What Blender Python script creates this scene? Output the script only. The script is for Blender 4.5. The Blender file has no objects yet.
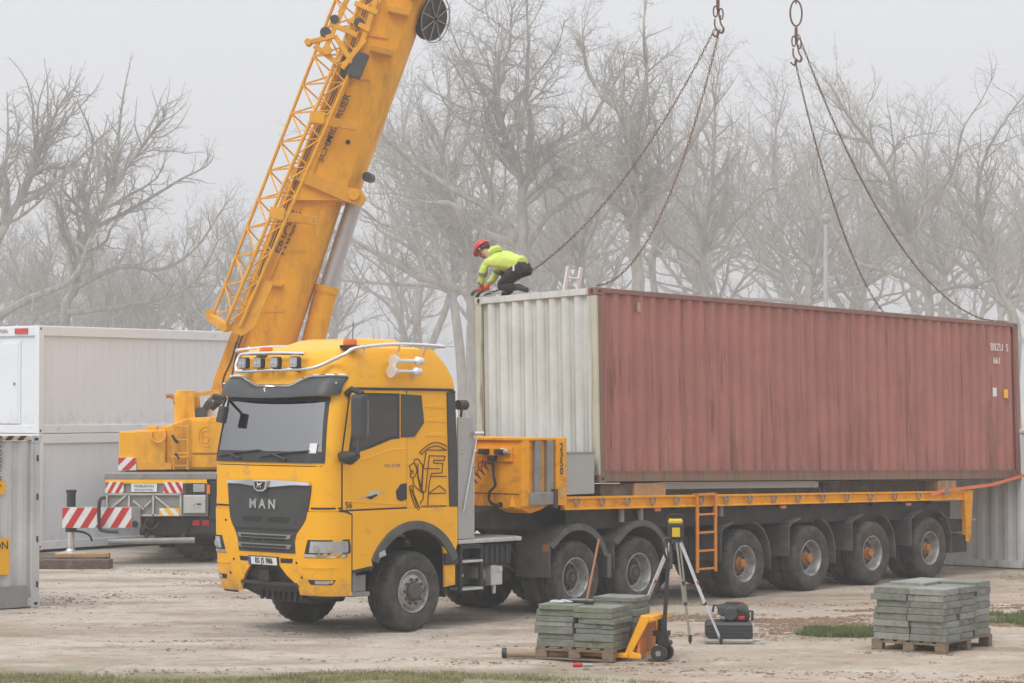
import bpy, bmesh, math, random
from mathutils import Vector, Matrix, Quaternion
from math import sin, cos, pi, radians as RAD, sqrt, atan2
random.seed(7)
SC = bpy.context.scene
COL = SC.collection
V = Vector

# ------------------------------------------------------------------ helpers
class MB:
    """collects shapes and links them as ONE mesh object"""
    def __init__(s): s.v = []; s.f = []; s.mi = []; s.cur = 0
    def add(s, vs, fs):
        n = len(s.v); s.v += [tuple(p) for p in vs]
        for f in fs: s.f.append([i + n for i in f]); s.mi.append(s.cur)
        return s
    def box(s, x0, x1, y0, y1, z0, z1):
        return s.add([(x0,y0,z0),(x1,y0,z0),(x1,y1,z0),(x0,y1,z0),(x0,y0,z1),(x1,y0,z1),(x1,y1,z1),(x0,y1,z1)],
                     [(0,3,2,1),(4,5,6,7),(0,1,5,4),(1,2,6,5),(2,3,7,6),(3,0,4,7)])
    def obox(s, c, sx, sy, sz, M=None):
        c = V(c); M = M or Matrix.Identity(3)
        vs = [c + M @ V((a*sx/2, b*sy/2, d*sz/2)) for d in (-1,1) for a, b in ((-1,-1),(1,-1),(1,1),(-1,1))]
        return s.add(vs, [(0,3,2,1),(4,5,6,7),(0,1,5,4),(1,2,6,5),(2,3,7,6),(3,0,4,7)])
    def beam(s, p0, p1, w, h, up=(0,0,1)):
        p0, p1 = V(p0), V(p1); d = (p1-p0); L = d.length; d.normalize()
        a = d.cross(V(up))
        if a.length < 1e-3: a = d.cross(V((0,1,0)))
        a.normalize(); b = a.cross(d)
        M = Matrix((d, a, b)).transposed()
        return s.obox((p0+p1)/2, L, w, h, M)
    def tube(s, pts, r, n=8, closed=False):
        pts = [V(p) for p in pts]; m = len(pts)
        rs = r if isinstance(r, (list, tuple)) else [r]*m
        rings = []; a = None
        for i, p in enumerate(pts):
            if closed: t = pts[(i+1) % m] - pts[i-1]
            else: t = pts[min(i+1, m-1)] - pts[max(i-1, 0)]
            if t.length < 1e-9: t = V((0,0,1))
            t.normalize()
            if a is None:
                a = t.orthogonal().normalized()
            else:
                a = (a - t*a.dot(t))
                if a.length < 1e-6: a = t.orthogonal()
                a.normalize()
            b = t.cross(a)
            rings.append([p + (a*cos(2*pi*k/n) + b*sin(2*pi*k/n))*rs[i] for k in range(n)])
        vs = [q for R_ in rings for q in R_]; fs = []
        for i in range(m if closed else m-1):
            j = (i+1) % m
            for k in range(n):
                l = (k+1) % n
                fs.append((i*n+k, i*n+l, j*n+l, j*n+k))
        if not closed:
            fs.append(tuple(range(n-1, -1, -1))); fs.append(tuple((m-1)*n + k for k in range(n)))
        return s.add(vs, fs)
    def cyl(s, p0, p1, r, n=16, r2=None):
        return s.tube([p0, p1], [r, r if r2 is None else r2], n)
    def lathe(s, prof, n=32, M=None, mod=None):
        """prof: list of (radius, y); axis = local y"""
        vs = []; fs = []; m = len(prof)
        for k in range(n):
            a = 2*pi*k/n
            for j, (r, y) in enumerate(prof):
                rr = r + (mod(k, j) if mod else 0)
                p = V((rr*cos(a), y, rr*sin(a)))
                vs.append(M @ p if M else p)
        for k in range(n):
            l = (k+1) % n
            for j in range(m-1):
                fs.append((k*m+j, k*m+j+1, l*m+j+1, l*m+j))
        return s.add(vs, fs)
    def prism(s, poly, y0, y1, plane='xz'):
        n = len(poly)
        def P(a, b, c):
            return {'xz': (a, c, b), 'yz': (c, a, b), 'xy': (a, b, c)}[plane]
        vs = [P(a, b, y0) for a, b in poly] + [P(a, b, y1) for a, b in poly]
        fs = [tuple(range(n-1, -1, -1)), tuple(range(n, 2*n))]
        for i in range(n): j = (i+1) % n; fs.append((i, j, n+j, n+i))
        return s.add(vs, fs)
    def grid(s, rows, closed=False):
        m = len(rows[0]); vs = [p for r in rows for p in r]; fs = []
        for i in range(len(rows)-1):
            for j in range(m if closed else m-1):
                k = (j+1) % m
                fs.append((i*m+j, i*m+k, (i+1)*m+k, (i+1)*m+j))
        return s.add(vs, fs)
    def loft(s, rings, cap=True):
        n0 = len(s.v); s.grid(rings, True); m = len(rings[0])
        if cap:
            s.f.append([n0+i for i in range(m-1, -1, -1)]); s.mi.append(s.cur)
            s.f.append([n0+(len(rings)-1)*m+i for i in range(m)]); s.mi.append(s.cur)
        return s
    def build(s, name, mat, parent=None, bevel=0, smooth=False, fn=None, recalc=True, loc=None):
        me = bpy.data.meshes.new(name)
        vs = [fn(V(p)) for p in s.v] if fn else s.v
        me.from_pydata(vs, [], s.f)
        mats = mat if isinstance(mat, (list, tuple)) else [mat]
        for m in mats: me.materials.append(m)
        if len(mats) > 1: me.polygons.foreach_set('material_index', s.mi)
        if recalc and len(s.f) < 60000:
            bm = bmesh.new(); bm.from_mesh(me); bmesh.ops.recalc_face_normals(bm, faces=bm.faces); bm.to_mesh(me); bm.free()
        if smooth:
            me.polygons.foreach_set('use_smooth', [True]*len(me.polygons))
            try: me.set_sharp_from_angle(angle=RAD(smooth if smooth is not True else 40))
            except Exception: pass
        me.update()
        o = bpy.data.objects.new(name, me); COL.objects.link(o)
        if parent: o.parent = parent
        if loc: o.location = loc
        if bevel:
            b = o.modifiers.new('bevel', 'BEVEL'); b.width = bevel; b.segments = 2; b.limit_method = 'ANGLE'; b.angle_limit = RAD(35)
        return o

def tag(o, label=None, cat=None, group=None, kind=None):
    if label: o['label'] = label
    if cat: o['category'] = cat; o['kind'] = 'thing'
    if group: o['group'] = group
    if kind: o['kind'] = kind
    return o
def empty(name, loc=(0,0,0), rz=0, parent=None):
    o = bpy.data.objects.new(name, None); COL.objects.link(o)
    o.location = loc; o.rotation_euler = (0,0,rz)
    if parent: o.parent = parent
    o.empty_display_size = .2
    return o
def thing(name, label, cat, loc=(0,0,0), rz=0, group=None):
    return tag(empty(name, loc, rz), label, cat, group)
def copy_tree(o, parent=None):
    c = o.copy(); COL.objects.link(c)
    if parent: c.parent = parent
    for ch in list(o.children): copy_tree(ch, c)
    return c
def catmull(pts, n=5):
    pts = [V(p) for p in pts]; out = []
    for i in range(len(pts)-1):
        p0 = pts[max(i-1,0)]; p1 = pts[i]; p2 = pts[i+1]; p3 = pts[min(i+2, len(pts)-1)]
        for k in range(n):
            t = k/n
            out.append(.5*((2*p1) + (p2-p0)*t + (2*p0-5*p1+4*p2-p3)*t*t + (3*p1-p0-3*p2+p3)*t*t*t))
    out.append(pts[-1]); return out

# ------------------------------------------------------------------ materials
def nt(name):
    m = bpy.data.materials.new(name); m.use_nodes = True
    t = m.node_tree; b = t.nodes['Principled BSDF']
    return m, t, b
def N(t, typ, **kw):
    n = t.nodes.new(typ)
    for k, v in kw.items():
        if k in n.inputs: n.inputs[k].default_value = v
        else: setattr(n, k, v)
    return n
def noise(t, scale, vec=None, detail=5, rough=.6, stretch=None):
    n = N(t, 'ShaderNodeTexNoise'); n.inputs['Scale'].default_value = scale
    n.inputs['Detail'].default_value = detail; n.inputs['Roughness'].default_value = rough
    tc = N(t, 'ShaderNodeTexCoord'); src = tc.outputs['Object']
    if stretch:
        mp = N(t, 'ShaderNodeMapping'); mp.inputs['Scale'].default_value = stretch
        t.links.new(src, mp.inputs['Vector']); src = mp.outputs['Vector']
    t.links.new(src, n.inputs['Vector'])
    return n.outputs['Fac']
def ramp(t, fac, stops):
    r = N(t, 'ShaderNodeValToRGB'); e = r.color_ramp.elements
    while len(e) < len(stops): e.new(.5)
    for i, (p, c) in enumerate(stops):
        e[i].position = p; e[i].color = (c[0], c[1], c[2], 1) if isinstance(c, (tuple, list)) else (c, c, c, 1)
    t.links.new(fac, r.inputs['Fac']); return r.outputs['Color']
def mixc(t, fac, a, b, mode='MIX'):
    m = N(t, 'ShaderNodeMix', data_type='RGBA', blend_type=mode)
    for s_, v in ((m.inputs['Factor'], fac), (m.inputs['A'], a), (m.inputs['B'], b)):
        if isinstance(v, bpy.types.NodeSocket): t.links.new(v, s_)
        elif isinstance(v, (tuple, list)): s_.default_value = (v[0], v[1], v[2], 1)
        else: s_.default_value = v
    return m.outputs['Result']
def bump(t, b, fac, strength=.3, dist=.01):
    n = N(t, 'ShaderNodeBump'); n.inputs['Strength'].default_value = strength; n.inputs['Distance'].default_value = dist
    t.links.new(fac, n.inputs['Height']); t.links.new(n.outputs['Normal'], b.inputs['Normal'])
def M_(name, base, rough=.5, metal=0, var=.12, scale=4, dirt=None, stretch=None, bmp=0, bscale=40, coat=0, spec=.5):
    """base colour with mottling; dirt = (colour, amount 0..1, scale, stretch)"""
    m, t, b = nt(name)
    n1 = noise(t, scale, stretch=stretch)
    lo = [c*(1-var) for c in base]; hi = [min(1, c*(1+var)) for c in base]
    c = ramp(t, n1, [(.3, lo), (.7, hi)])
    if dirt:
        dc, amt, ds, dst = dirt
        n2 = noise(t, ds, stretch=dst, detail=8, rough=.7)
        f = ramp(t, n2, [(.62-.4*amt, 0.), (.85-.3*amt, .9)])
        c = mixc(t, f, c, dc)
        rr = ramp(t, f, [(0, rough), (1, min(1, rough+.35))])
        t.links.new(rr, b.inputs['Roughness'])
    else: b.inputs['Roughness'].default_value = rough
    t.links.new(c, b.inputs['Base Color'])
    b.inputs['Metallic'].default_value = metal
    b.inputs['Specular IOR Level'].default_value = spec
    if coat: b.inputs['Coat Weight'].default_value = coat; b.inputs['Coat Roughness'].default_value = .12
    if bmp: bump(t, b, noise(t, bscale, detail=6), bmp)
    return m
DUST = (.26, .22, .17)
YEL = M_('truck_yellow_paint', (.88,.42,.010), .36, var=.03, coat=.12, spec=.3, dirt=(DUST,.10,3,(1,1,1.5)))
def road_film(m, lo, hi, col, amt):
    t = m.node_tree; b = t.nodes['Principled BSDF']; src = b.inputs['Base Color'].links[0].from_socket
    tc = N(t, 'ShaderNodeTexCoord'); sx = N(t, 'ShaderNodeSeparateXYZ'); t.links.new(tc.outputs['Object'], sx.inputs[0])
    mr = N(t, 'ShaderNodeMapRange'); mr.inputs['From Min'].default_value = hi; mr.inputs['From Max'].default_value = lo; mr.inputs['To Min'].default_value = -.32; mr.inputs['To Max'].default_value = .12
    t.links.new(sx.outputs['Z'], mr.inputs['Value'])
    a = N(t, 'ShaderNodeMath', operation='ADD'); t.links.new(mr.outputs[0], a.inputs[0]); t.links.new(noise(t, 5, detail=9, rough=.72), a.inputs[1])
    f = ramp(t, a.outputs[0], [(.44, 0.), (.72, amt)]); t.links.new(mixc(t, f, src, col), b.inputs['Base Color'])
road_film(YEL, .5, 1.35, (.30,.22,.13), .75)
YELD = M_('dusty_yellow_paint', (.80,.34,.012), .45, var=.05, coat=.05, spec=.25, dirt=((.30,.20,.09),.22,3,(1,1,2)))
TYEL = M_('trailer_yellow_paint', (.80,.335,.008), .5, var=.08, spec=.22, dirt=((.34,.15,.05),.26,4,(1,1,2)))
CYEL = M_('crane_yellow_paint', (.80,.375,.016), .5, var=.07, spec=.22, dirt=((.34,.17,.05),.30,1.6,(1,1,.35)))
CYEL2 = M_('crane_jib_paint', (.70,.33,.025), .55, var=.1, spec=.25, dirt=((.3,.2,.1),.2,5,None))
ORNG = M_('ladder_orange_paint', (.66,.22,.015), .5, var=.1, dirt=(DUST,.2,6,None))
BLK = M_('black_plastic', (.022,.023,.024), .5, var=.2, dirt=((.10,.09,.075),.14,5,None))
BLKG = M_('dark_grey_grille_plastic', (.045,.047,.048), .45, var=.12, dirt=((.11,.10,.085),.1,6,None))
FEND = M_('dusty_fender_plastic', (.075,.074,.070), .62, var=.2, dirt=((.17,.15,.12),.38,3,(1,1,1)), bmp=.1, bscale=20)
CHAS = M_('chassis_black_steel', (.012,.012,.012), .6, var=.3, dirt=((.09,.075,.06),.28,4,None))
def tyre_mat():
    m, t, b = nt('tyre_rubber')
    c = ramp(t, noise(t, 6), [(.3, (.020,.019,.018)), (.7, (.040,.037,.034))])
    f = ramp(t, noise(t, 3, detail=8, rough=.7), [(.42, 0.), (.75, .75)])
    c = mixc(t, f, c, (.14,.12,.095)); t.links.new(c, b.inputs['Base Color'])
    b.inputs['Roughness'].default_value = .8
    # moulded sidewall rings
    w = N(t, 'ShaderNodeTexNoise'); w.inputs['Scale'].default_value = 60
    tc = N(t, 'ShaderNodeTexCoord'); t.links.new(tc.outputs['Object'], w.inputs['Vector'])
    bump(t, b, w.outputs['Fac'], .3, .004)
    return m
TYRE = tyre_mat()
RIMS = M_('galvanised_rim', (.40,.395,.385), .45, .55, var=.2, dirt=((.13,.105,.08),.48,7,None))
RIMD = M_('brake_dust_steel', (.085,.078,.07), .6, .2, var=.3, dirt=((.15,.11,.08),.3,9,None))
HUBY = M_('hub_orange_paint', (.46,.17,.03), .5, var=.2, dirt=((.09,.06,.03),.35,14,None))
CHR = M_('chrome', (.78,.79,.80), .14, 1, var=.02)
ALU = M_('aluminium', (.55,.55,.53), .42, .55, var=.1, dirt=((.28,.25,.2),.2,5,None))
STEEL = M_('grey_painted_steel', (.24,.235,.225), .55, .1, var=.15, dirt=((.2,.14,.09),.2,5,None))
WHT = M_('white_paint', (.72,.72,.70), .45, var=.04, dirt=((.4,.38,.33),.12,4,None))
RED = M_('red_film', (.50,.025,.022), .4, var=.06)
AMB = M_('amber_lens', (.80,.16,.01), .25, var=.05)
REDL = M_('red_lens', (.42,.012,.01), .25, var=.05)
INK = M_('black_lettering', (.02,.02,.02), .5, var=.05)
INKB = M_('dark_brown_outline_film', (.10,.035,.004), .5, var=.05)
GREYL = M_('grey_lettering', (.35,.33,.27), .4, .2, var=.05)
STKY = M_('yellow_sticker', (.86,.44,.01), .5, var=.04)
WOOD = M_('weathered_pallet_wood', (.20,.145,.095), .85, var=.3, scale=9, stretch=(1,6,6), dirt=((.07,.06,.045),.3,7,None), bmp=.3)
WOODL = M_('pale_timber_block', (.42,.24,.11), .8, var=.2, scale=8, bmp=.2)
WOODD = M_('dark_crane_mat_timber', (.10,.07,.05), .9, var=.35, scale=6, stretch=(3,3,8), dirt=((.22,.19,.15),.3,5,None), bmp=.4)
RUST = M_('rusty_chain_steel', (.17,.10,.065), .7, .3, var=.3, scale=20)
def glass_mat(name, base, rough=.04, ior=1.9):
    m, t, b = nt(name)
    c = ramp(t, noise(t, 1.3), [(.35, [x*.7 for x in base]), (.65, base)])
    t.links.new(c, b.inputs['Base Color']); b.inputs['Roughness'].default_value = rough
    b.inputs['IOR'].default_value = ior; b.inputs['Coat Weight'].default_value = .6; b.inputs['Coat Roughness'].default_value = .03
    return m
GLS = glass_mat('side_window_glass', (.022,.024,.024), .06, 1.5)
LENS = glass_mat('clear_lens', (.42,.43,.44), .1, 1.6)
def see_through():
    m = bpy.data.materials.new('windscreen_glass'); m.use_nodes = True; t = m.node_tree
    for n in list(t.nodes): t.nodes.remove(n)
    o = N(t, 'ShaderNodeOutputMaterial'); mx = N(t, 'ShaderNodeMixShader'); tr = N(t, 'ShaderNodeBsdfTransparent'); gl = N(t, 'ShaderNodeBsdfGlossy')
    tr.inputs['Color'].default_value = (.84,.88,.86,1); gl.inputs['Roughness'].default_value = .03
    fr = N(t, 'ShaderNodeFresnel'); fr.inputs['IOR'].default_value = 4.2
    t.links.new(fr.outputs['Fac'], mx.inputs['Fac']); t.links.new(tr.outputs[0], mx.inputs[1]); t.links.new(gl.outputs[0], mx.inputs[2])
    t.links.new(mx.outputs[0], o.inputs['Surface']); return m
WSG = see_through()

def text(txt, size, M, mat, parent, name='lettering', ext=.004, align='CENTER', sx=1, bold=0):
    cu = bpy.data.curves.new(name, 'FONT'); cu.body = txt; cu.size = size; cu.extrude = ext
    cu.align_x = align; cu.align_y = 'CENTER'; cu.resolution_u = 3; cu.offset = bold*size
    to = bpy.data.objects.new(name, cu); COL.objects.link(to)
    dg = bpy.context.evaluated_depsgraph_get(); dg.update()
    me = bpy.data.meshes.new_from_object(to.evaluated_get(dg))
    bpy.data.objects.remove(to)
    me.transform(Matrix.Diagonal((sx,1,1,1))); me.transform(M); me.materials.clear(); me.materials.append(mat)
    me.name = name
    o = bpy.data.objects.new(name, me); COL.objects.link(o)
    if parent: o.parent = parent
    return o
def frame(o, x, y):
    """matrix whose text x-axis is x, y-axis is y, placed at o"""
    x = V(x).normalized(); y = V(y); y = (y - x*y.dot(x)).normalized(); z = x.cross(y)
    M = Matrix((x, y, z)).transposed().to_4x4(); M.translation = V(o); return M

# ------------------------------------------------------------------ world, sun, camera
world = bpy.data.worlds.new("World"); SC.world = world; world.use_nodes = True
wt = world.node_tree; bg = wt.nodes['Background']
sky = wt.nodes.new('ShaderNodeTexSky'); sky.sky_type = 'NISHITA'; sky.sun_disc = False
SUN_EL, SUN_AZ = RAD(52), RAD(215)
sky.sun_elevation = SUN_EL; sky.sun_rotation = SUN_AZ; sky.dust_density = 4; sky.air_density = 1
hs = wt.nodes.new('ShaderNodeHueSaturation'); hs.inputs['Saturation'].default_value = .2
wt.links.new(sky.outputs[0], hs.inputs['Color'])
# unbroken cloud deck over the clear sky
mx = wt.nodes.new('ShaderNodeMix'); mx.data_type = 'RGBA'; mx.inputs['Factor'].default_value = .8
wt.links.new(hs.outputs[0], mx.inputs['A'])
gtc = wt.nodes.new('ShaderNodeTexCoord'); gsx = wt.nodes.new('ShaderNodeSeparateXYZ'); gr_ = wt.nodes.new('ShaderNodeValToRGB')
wt.links.new(gtc.outputs['Generated'], gsx.inputs[0]); wt.links.new(gsx.outputs['Z'], gr_.inputs['Fac'])   # overcast: zenith brighter than horizon
gr_.color_ramp.elements[0].color = (.330,.338,.358,1); gr_.color_ramp.elements[0].position = .12; gr_.color_ramp.elements[1].color = (.78,.80,.84,1); gr_.color_ramp.elements[1].position = .9
gm_ = wt.nodes.new('ShaderNodeVectorMath'); gm_.operation = 'SCALE'; gm_.inputs['Scale'].default_value = 10; wt.links.new(gr_.outputs[0], gm_.inputs[0]); wt.links.new(gm_.outputs[0], mx.inputs['B'])
wt.links.new(mx.outputs['Result'], bg.inputs['Color']); bg.inputs['Strength'].default_value = .15
sl = bpy.data.lights.new('sun', 'SUN'); sl.energy = .9; sl.angle = RAD(25); sl.color = (1, .98, .95)
so = bpy.data.objects.new('sun', sl); COL.objects.link(so)
sd = V((sin(SUN_AZ)*cos(SUN_EL), cos(SUN_AZ)*cos(SUN_EL), sin(SUN_EL)))
so.rotation_euler = (-sd).to_track_quat('-Z', 'Y').to_euler()
cam = bpy.data.cameras.new('camera'); co = bpy.data.objects.new('camera', cam); COL.objects.link(co)
cam.sensor_width = 36; cam.lens = 2405.5/1024*36; cam.clip_end = 3000; cam.clip_start = .5
co.location = (0, 0, 3.0853); co.rotation_euler = (RAD(90) + .0253, 0, 0)
SC.camera = co
SC.view_settings.view_transform = 'Standard'; SC.view_settings.look = 'None'
SC.view_settings.exposure = .48; SC.view_settings.gamma = 1
SC.cycles.volume_bounces = 1; SC.cycles.max_bounces = 8

# haze: pale even fog from the camera to behind the trees
hz = MB().box(-120, 120, -12, 345, -1, 47).build('haze', bpy.data.materials.new('fog'), None)
tag(hz, kind='stuff')
fm = hz.data.materials[0]; fm.use_nodes = True; ft = fm.node_tree
for n in list(ft.nodes): ft.nodes.remove(n)
fo = N(ft, 'ShaderNodeOutputMaterial'); pv = N(ft, 'ShaderNodeVolumePrincipled')
pv.inputs['Color'].default_value = (.95,.955,.97,1); pv.inputs['Density'].default_value = .0017; pv.inputs['Anisotropy'].default_value = .2
ft.links.new(pv.outputs[0], fo.inputs['Volume'])
# ------------------------------------------------------------------ frames measured for the scene
YAW = .8383
D = V((cos(YAW), sin(YAW), 0)); L = V((-sin(YAW), cos(YAW), 0))
BX = V((1.2818, 35.4696, 1.8982))
O = V((BX.x, BX.y, 0)) - .03*L           # vehicle frame: x rearwards, y to the far side, z up

# ------------------------------------------------------------------ ground
def ground_mat():
    m, t, b = nt('compacted_sand_ground')
    tc = N(t, 'ShaderNodeTexCoord')
    def nz(scale, stretch=(1,1,1), rot=0, detail=8, rough=.6):
        mp = N(t, 'ShaderNodeMapping'); mp.inputs['Scale'].default_value = stretch; mp.inputs['Rotation'].default_value = (0,0,rot)
        t.links.new(tc.outputs['Object'], mp.inputs['Vector'])
        n = N(t, 'ShaderNodeTexNoise'); n.inputs['Scale'].default_value = scale; n.inputs['Detail'].default_value = detail; n.inputs['Roughness'].default_value = rough
        t.links.new(mp.outputs[0], n.inputs['Vector']); return n.outputs['Fac']
    c = ramp(t, nz(.35, (1,1.3,1)), [(.3, (.44,.36,.285)), (.7, (.56,.48,.40))])
    # the right side of the yard is browner, the left paler and dusty
    sx = N(t, 'ShaderNodeSeparateXYZ'); t.links.new(tc.outputs['Object'], sx.inputs[0])
    mr = N(t, 'ShaderNodeMapRange'); mr.inputs['From Min'].default_value = -4; mr.inputs['From Max'].default_value = 6
    t.links.new(sx.outputs['X'], mr.inputs['Value'])
    c = mixc(t, mr.outputs[0], mixc(t, .55, c, (.59,.525,.46)), mixc(t, .4, c, (.50,.38,.28)))
    # tyre tracks: curved, pressed into the dirt
    def tracks(rot, sc, dist, lo, hi, amt):
        mp = N(t, 'ShaderNodeMapping'); mp.inputs['Rotation'].default_value = (0,0,rot); t.links.new(tc.outputs['Object'], mp.inputs['Vector'])
        w = N(t, 'ShaderNodeTexWave'); w.wave_type = 'BANDS'; w.bands_direction = 'Y'; w.inputs['Scale'].default_value = sc; w.inputs['Distortion'].default_value = dist
        w.inputs['Detail'].default_value = 3; w.inputs['Detail Scale'].default_value = .5; t.links.new(mp.outputs[0], w.inputs['Vector'])
        brk = ramp(t, nz(.5, (1,1,1), rot, 4), [(.42, 0.), (.6, 1.)])
        f = N(t, 'ShaderNodeMath', operation='MULTIPLY'); t.links.new(ramp(t, w.outputs['Fac'], [(lo, 0.), (hi, amt)]), f.inputs[0]); t.links.new(brk, f.inputs[1]); return f.outputs[0]
    c = mixc(t, tracks(-.15, .18, 7, .5, .85, .75), c, (.31,.24,.175))
    c = mixc(t, tracks(.55, .13, 9, .6, .92, .45), c, (.62,.56,.49))
    damp = ramp(t, nz(.3, (1,1.6,1), .3), [(.48, 0.), (.64, .6)])
    c = mixc(t, damp, c, (.32,.24,.17))
    blot = ramp(t, nz(2.6, (1,1.3,1), .1, 8, .7), [(.52, 0.), (.66, .6)])
    c = mixc(t, blot, c, (.27,.205,.15))
    pale = ramp(t, nz(1.7, (1,1.3,1), .6, 8, .7), [(.52, 0.), (.68, .6)])
    c = mixc(t, pale, c, (.66,.61,.545))
    sp = ramp(t, nz(18, detail=4, rough=.8), [(.60, 0.), (.72, .7)])
    c = mixc(t, sp, c, (.18,.13,.09))
    sp2 = ramp(t, nz(34, detail=3, rough=.8), [(.62, 0.), (.74, .6)])
    c = mixc(t, sp2, c, (.66,.61,.54))
    # moss creeping in from the turf edge in the foreground
    ms = N(t, 'ShaderNodeMath', operation='MULTIPLY_ADD'); t.links.new(nz(.8, (1,1,1), 0, 6), ms.inputs[0]); ms.inputs[1].default_value = -2.6; t.links.new(sx.outputs['Y'], ms.inputs[2])
    mm = ramp(t, N(t, 'ShaderNodeMapRange').outputs[0], [(0, 0.), (1, .75)])
    mrn = mm.node.inputs['Fac'].links[0].from_node; t.links.new(ms.outputs[0], mrn.inputs['Value']); mrn.inputs['From Min'].default_value = 26.75; mrn.inputs['From Max'].default_value = 26.1
    mx_ = N(t, 'ShaderNodeMapRange'); mx_.inputs['From Min'].default_value = 1.6; mx_.inputs['From Max'].default_value = .2; t.links.new(sx.outputs['X'], mx_.inputs['Value'])
    mu = N(t, 'ShaderNodeMath', operation='MULTIPLY'); t.links.new(mm, mu.inputs[0]); t.links.new(mx_.outputs[0], mu.inputs[1])
    c = mixc(t, mu.outputs[0], c, (.20,.19,.085))
    t.links.new(c, b.inputs['Base Color']); b.inputs['Roughness'].default_value = .95
    b.inputs['Specular IOR Level'].default_value = .2
    n1 = nz(2.2, (.5,1.3,1), -.15); n2 = nz(22, detail=6, rough=.75)
    ad = N(t, 'ShaderNodeMath', operation='MULTIPLY_ADD'); t.links.new(n1, ad.inputs[0]); ad.inputs[1].default_value = 2.5; t.links.new(n2, ad.inputs[2])
    bump(t, b, ad.outputs[0], .9, .04)
    return m
GM = ground_mat()
from mathutils import noise as MN
def gz(x, y):
    """gentle unevenness, flat where the vehicles stand"""
    if y > 60 or y < 15: return 0
    return 0.0
g = MB()
xs = [-1500,-400,-120,-40,-20,-12]+[-10+i*.25 for i in range(89)]+[14,20,40,120,400,1500]
ys = [-200,-20,10,20,24]+[25+i*.1 for i in range(240)]+[50,60,80,120,200,400,1000,2500]
RUTS = [(27.9,.10,.35,1.1),(28.35,.12,.3,.7),(30.1,.06,.5,2.0),(30.6,.07,.5,2.2),(32.3,-.16,.4,.3),(32.75,-.17,.4,.4),(35.4,.16,.6,1.6),(38.2,.22,.7,0),(38.9,.22,.7,.1),(29.2,-.22,.3,3),(33.9,.30,.5,5)]
def rutz(x, y):
    if not (-10 < x < 12 and 25 < y < 49): return 0
    z = 0
    for y0, sl, am, ph in RUTS:
        c = y0 + sl*x + am*sin(x*.33+ph); dd = abs(y-c)
        if dd < .5:
            k = .5+.5*MN.noise(V((x*.5, y0, 2)))*1.6; k = min(max(k, 0), 1)
            z += k*(-.030*math.exp(-(dd/.11)**2) + .014*math.exp(-((dd-.22)/.07)**2))
    return z + .006*MN.noise(V((x*1.8, y*2.6, 7)))
rows = [[(x,y,rutz(x,y)) for x in xs] for y in ys]
g.grid(rows)
go = g.build('ground', GM, smooth=180); tag(go, kind='structure')

# edge of turf at the front, mossy strip, and turf patches: blades and leaf litter (uncountable)
def scatter_blades(n, region, h0, h1, w, seed):
    rnd = random.Random(seed); mb = MB(); vs = []; fs = []
    for i in range(n):
        p = region(rnd)
        if not p: continue
        x, y = p; a = rnd.random()*2*pi; h = rnd.uniform(h0, h1); lean = rnd.uniform(0,.7)*h; la = rnd.random()*2*pi
        k = len(vs)
        vs += [(x-cos(a)*w, y-sin(a)*w, 0), (x+cos(a)*w, y+sin(a)*w, 0), (x+cos(la)*lean, y+sin(la)*lean, h)]
        fs.append((k,k+1,k+2))
    mb.v = vs; mb.f = fs; mb.mi = [0]*len(fs); return mb
GRS = M_('short_turf', (.115,.155,.045), .8, var=.35, scale=2.5, dirt=((.26,.22,.11),.35,5,None))
MOSS = M_('thin_moss_and_grass', (.21,.205,.085), .9, var=.3, scale=1.5, dirt=((.33,.27,.17),.5,3,None))
def edge(rnd):
    x = rnd.uniform(-6.4, 7); y = 25.4 + rnd.random()*3
    K = [(-7,27.9),(-5.2,27.75),(-4.1,27.0),(-3.3,27.15),(-2,27.85),(-1,27.75),(.2,27.4),(1.2,26.9),(2.6,26.3),(5,26.6),(6,27.4),(7,27.6)]
    for (a, p), (c, q) in zip(K, K[1:]):
        if a <= x <= c: lim = p+(q-p)*(x-a)/(c-a)
    lim += .15*MN.noise(V((x*2.5, 0, 0)))
    d = lim - y
    if d < 0: return None
    if d < .4 and rnd.random() > d/.4: return None
    if MN.noise(V((x*1.2, y*2.2, 0))) < -.22: return None
    return (x, y)
tag(scatter_blades(80000, edge, .012, .045, .006, 1).build('grass', MOSS, recalc=False), kind='stuff')
def patch(cx, cy, rx, ry, seed):
    def f(rnd):
        a = rnd.random()*2*pi; r = sqrt(rnd.random())*1.15
        x = cx + rx*r*cos(a); y = cy + ry*r*sin(a)
        if r + .45*MN.noise(V((x*2.3, y*2.3, seed))) > .85: return None
        if MN.noise(V((x*5, y*5, seed+3))) < -.25: return None
        return (x, y)
    return f
tag(scatter_blades(16000, patch(4.45, 32.2, .85, .62, 2), .03, .10, .008, 2).build('grass', GRS, recalc=False), kind='stuff')
tag(scatter_blades(34000, patch(8.3, 34.0, 1.9, 1.6, 5), .03, .10, .008, 3).build('grass', GRS, recalc=False), kind='stuff')
def loose(n, region, s0, s1, seed, flat=.35):
    rnd = random.Random(seed); mb = MB()
    for i in range(n):
        p = region(rnd)
        if not p: continue
        x, y = p; s = rnd.uniform(s0, s1); a = rnd.random()*2*pi
        pts = []
        k = 5
        for j in range(k):
            b = a + 2*pi*j/k; rr = s*rnd.uniform(.6,1.1); pts.append((x+rr*cos(b), y+rr*sin(b), rnd.uniform(0,.15)*s))
        top = (x+rnd.uniform(-.3,.3)*s, y+rnd.uniform(-.3,.3)*s, s*flat*rnd.uniform(.7,1.3))
        mb.add(pts+[top], [(j,(j+1)%k,k) for j in range(k)])
    return mb
LEAF = M_('dead_oak_leaves', (.18,.115,.07), .85, var=.5, scale=30, dirt=((.28,.2,.13),.3,20,None))
STON = M_('loose_stones', (.36,.32,.27), .9, var=.45, scale=24)
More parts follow.
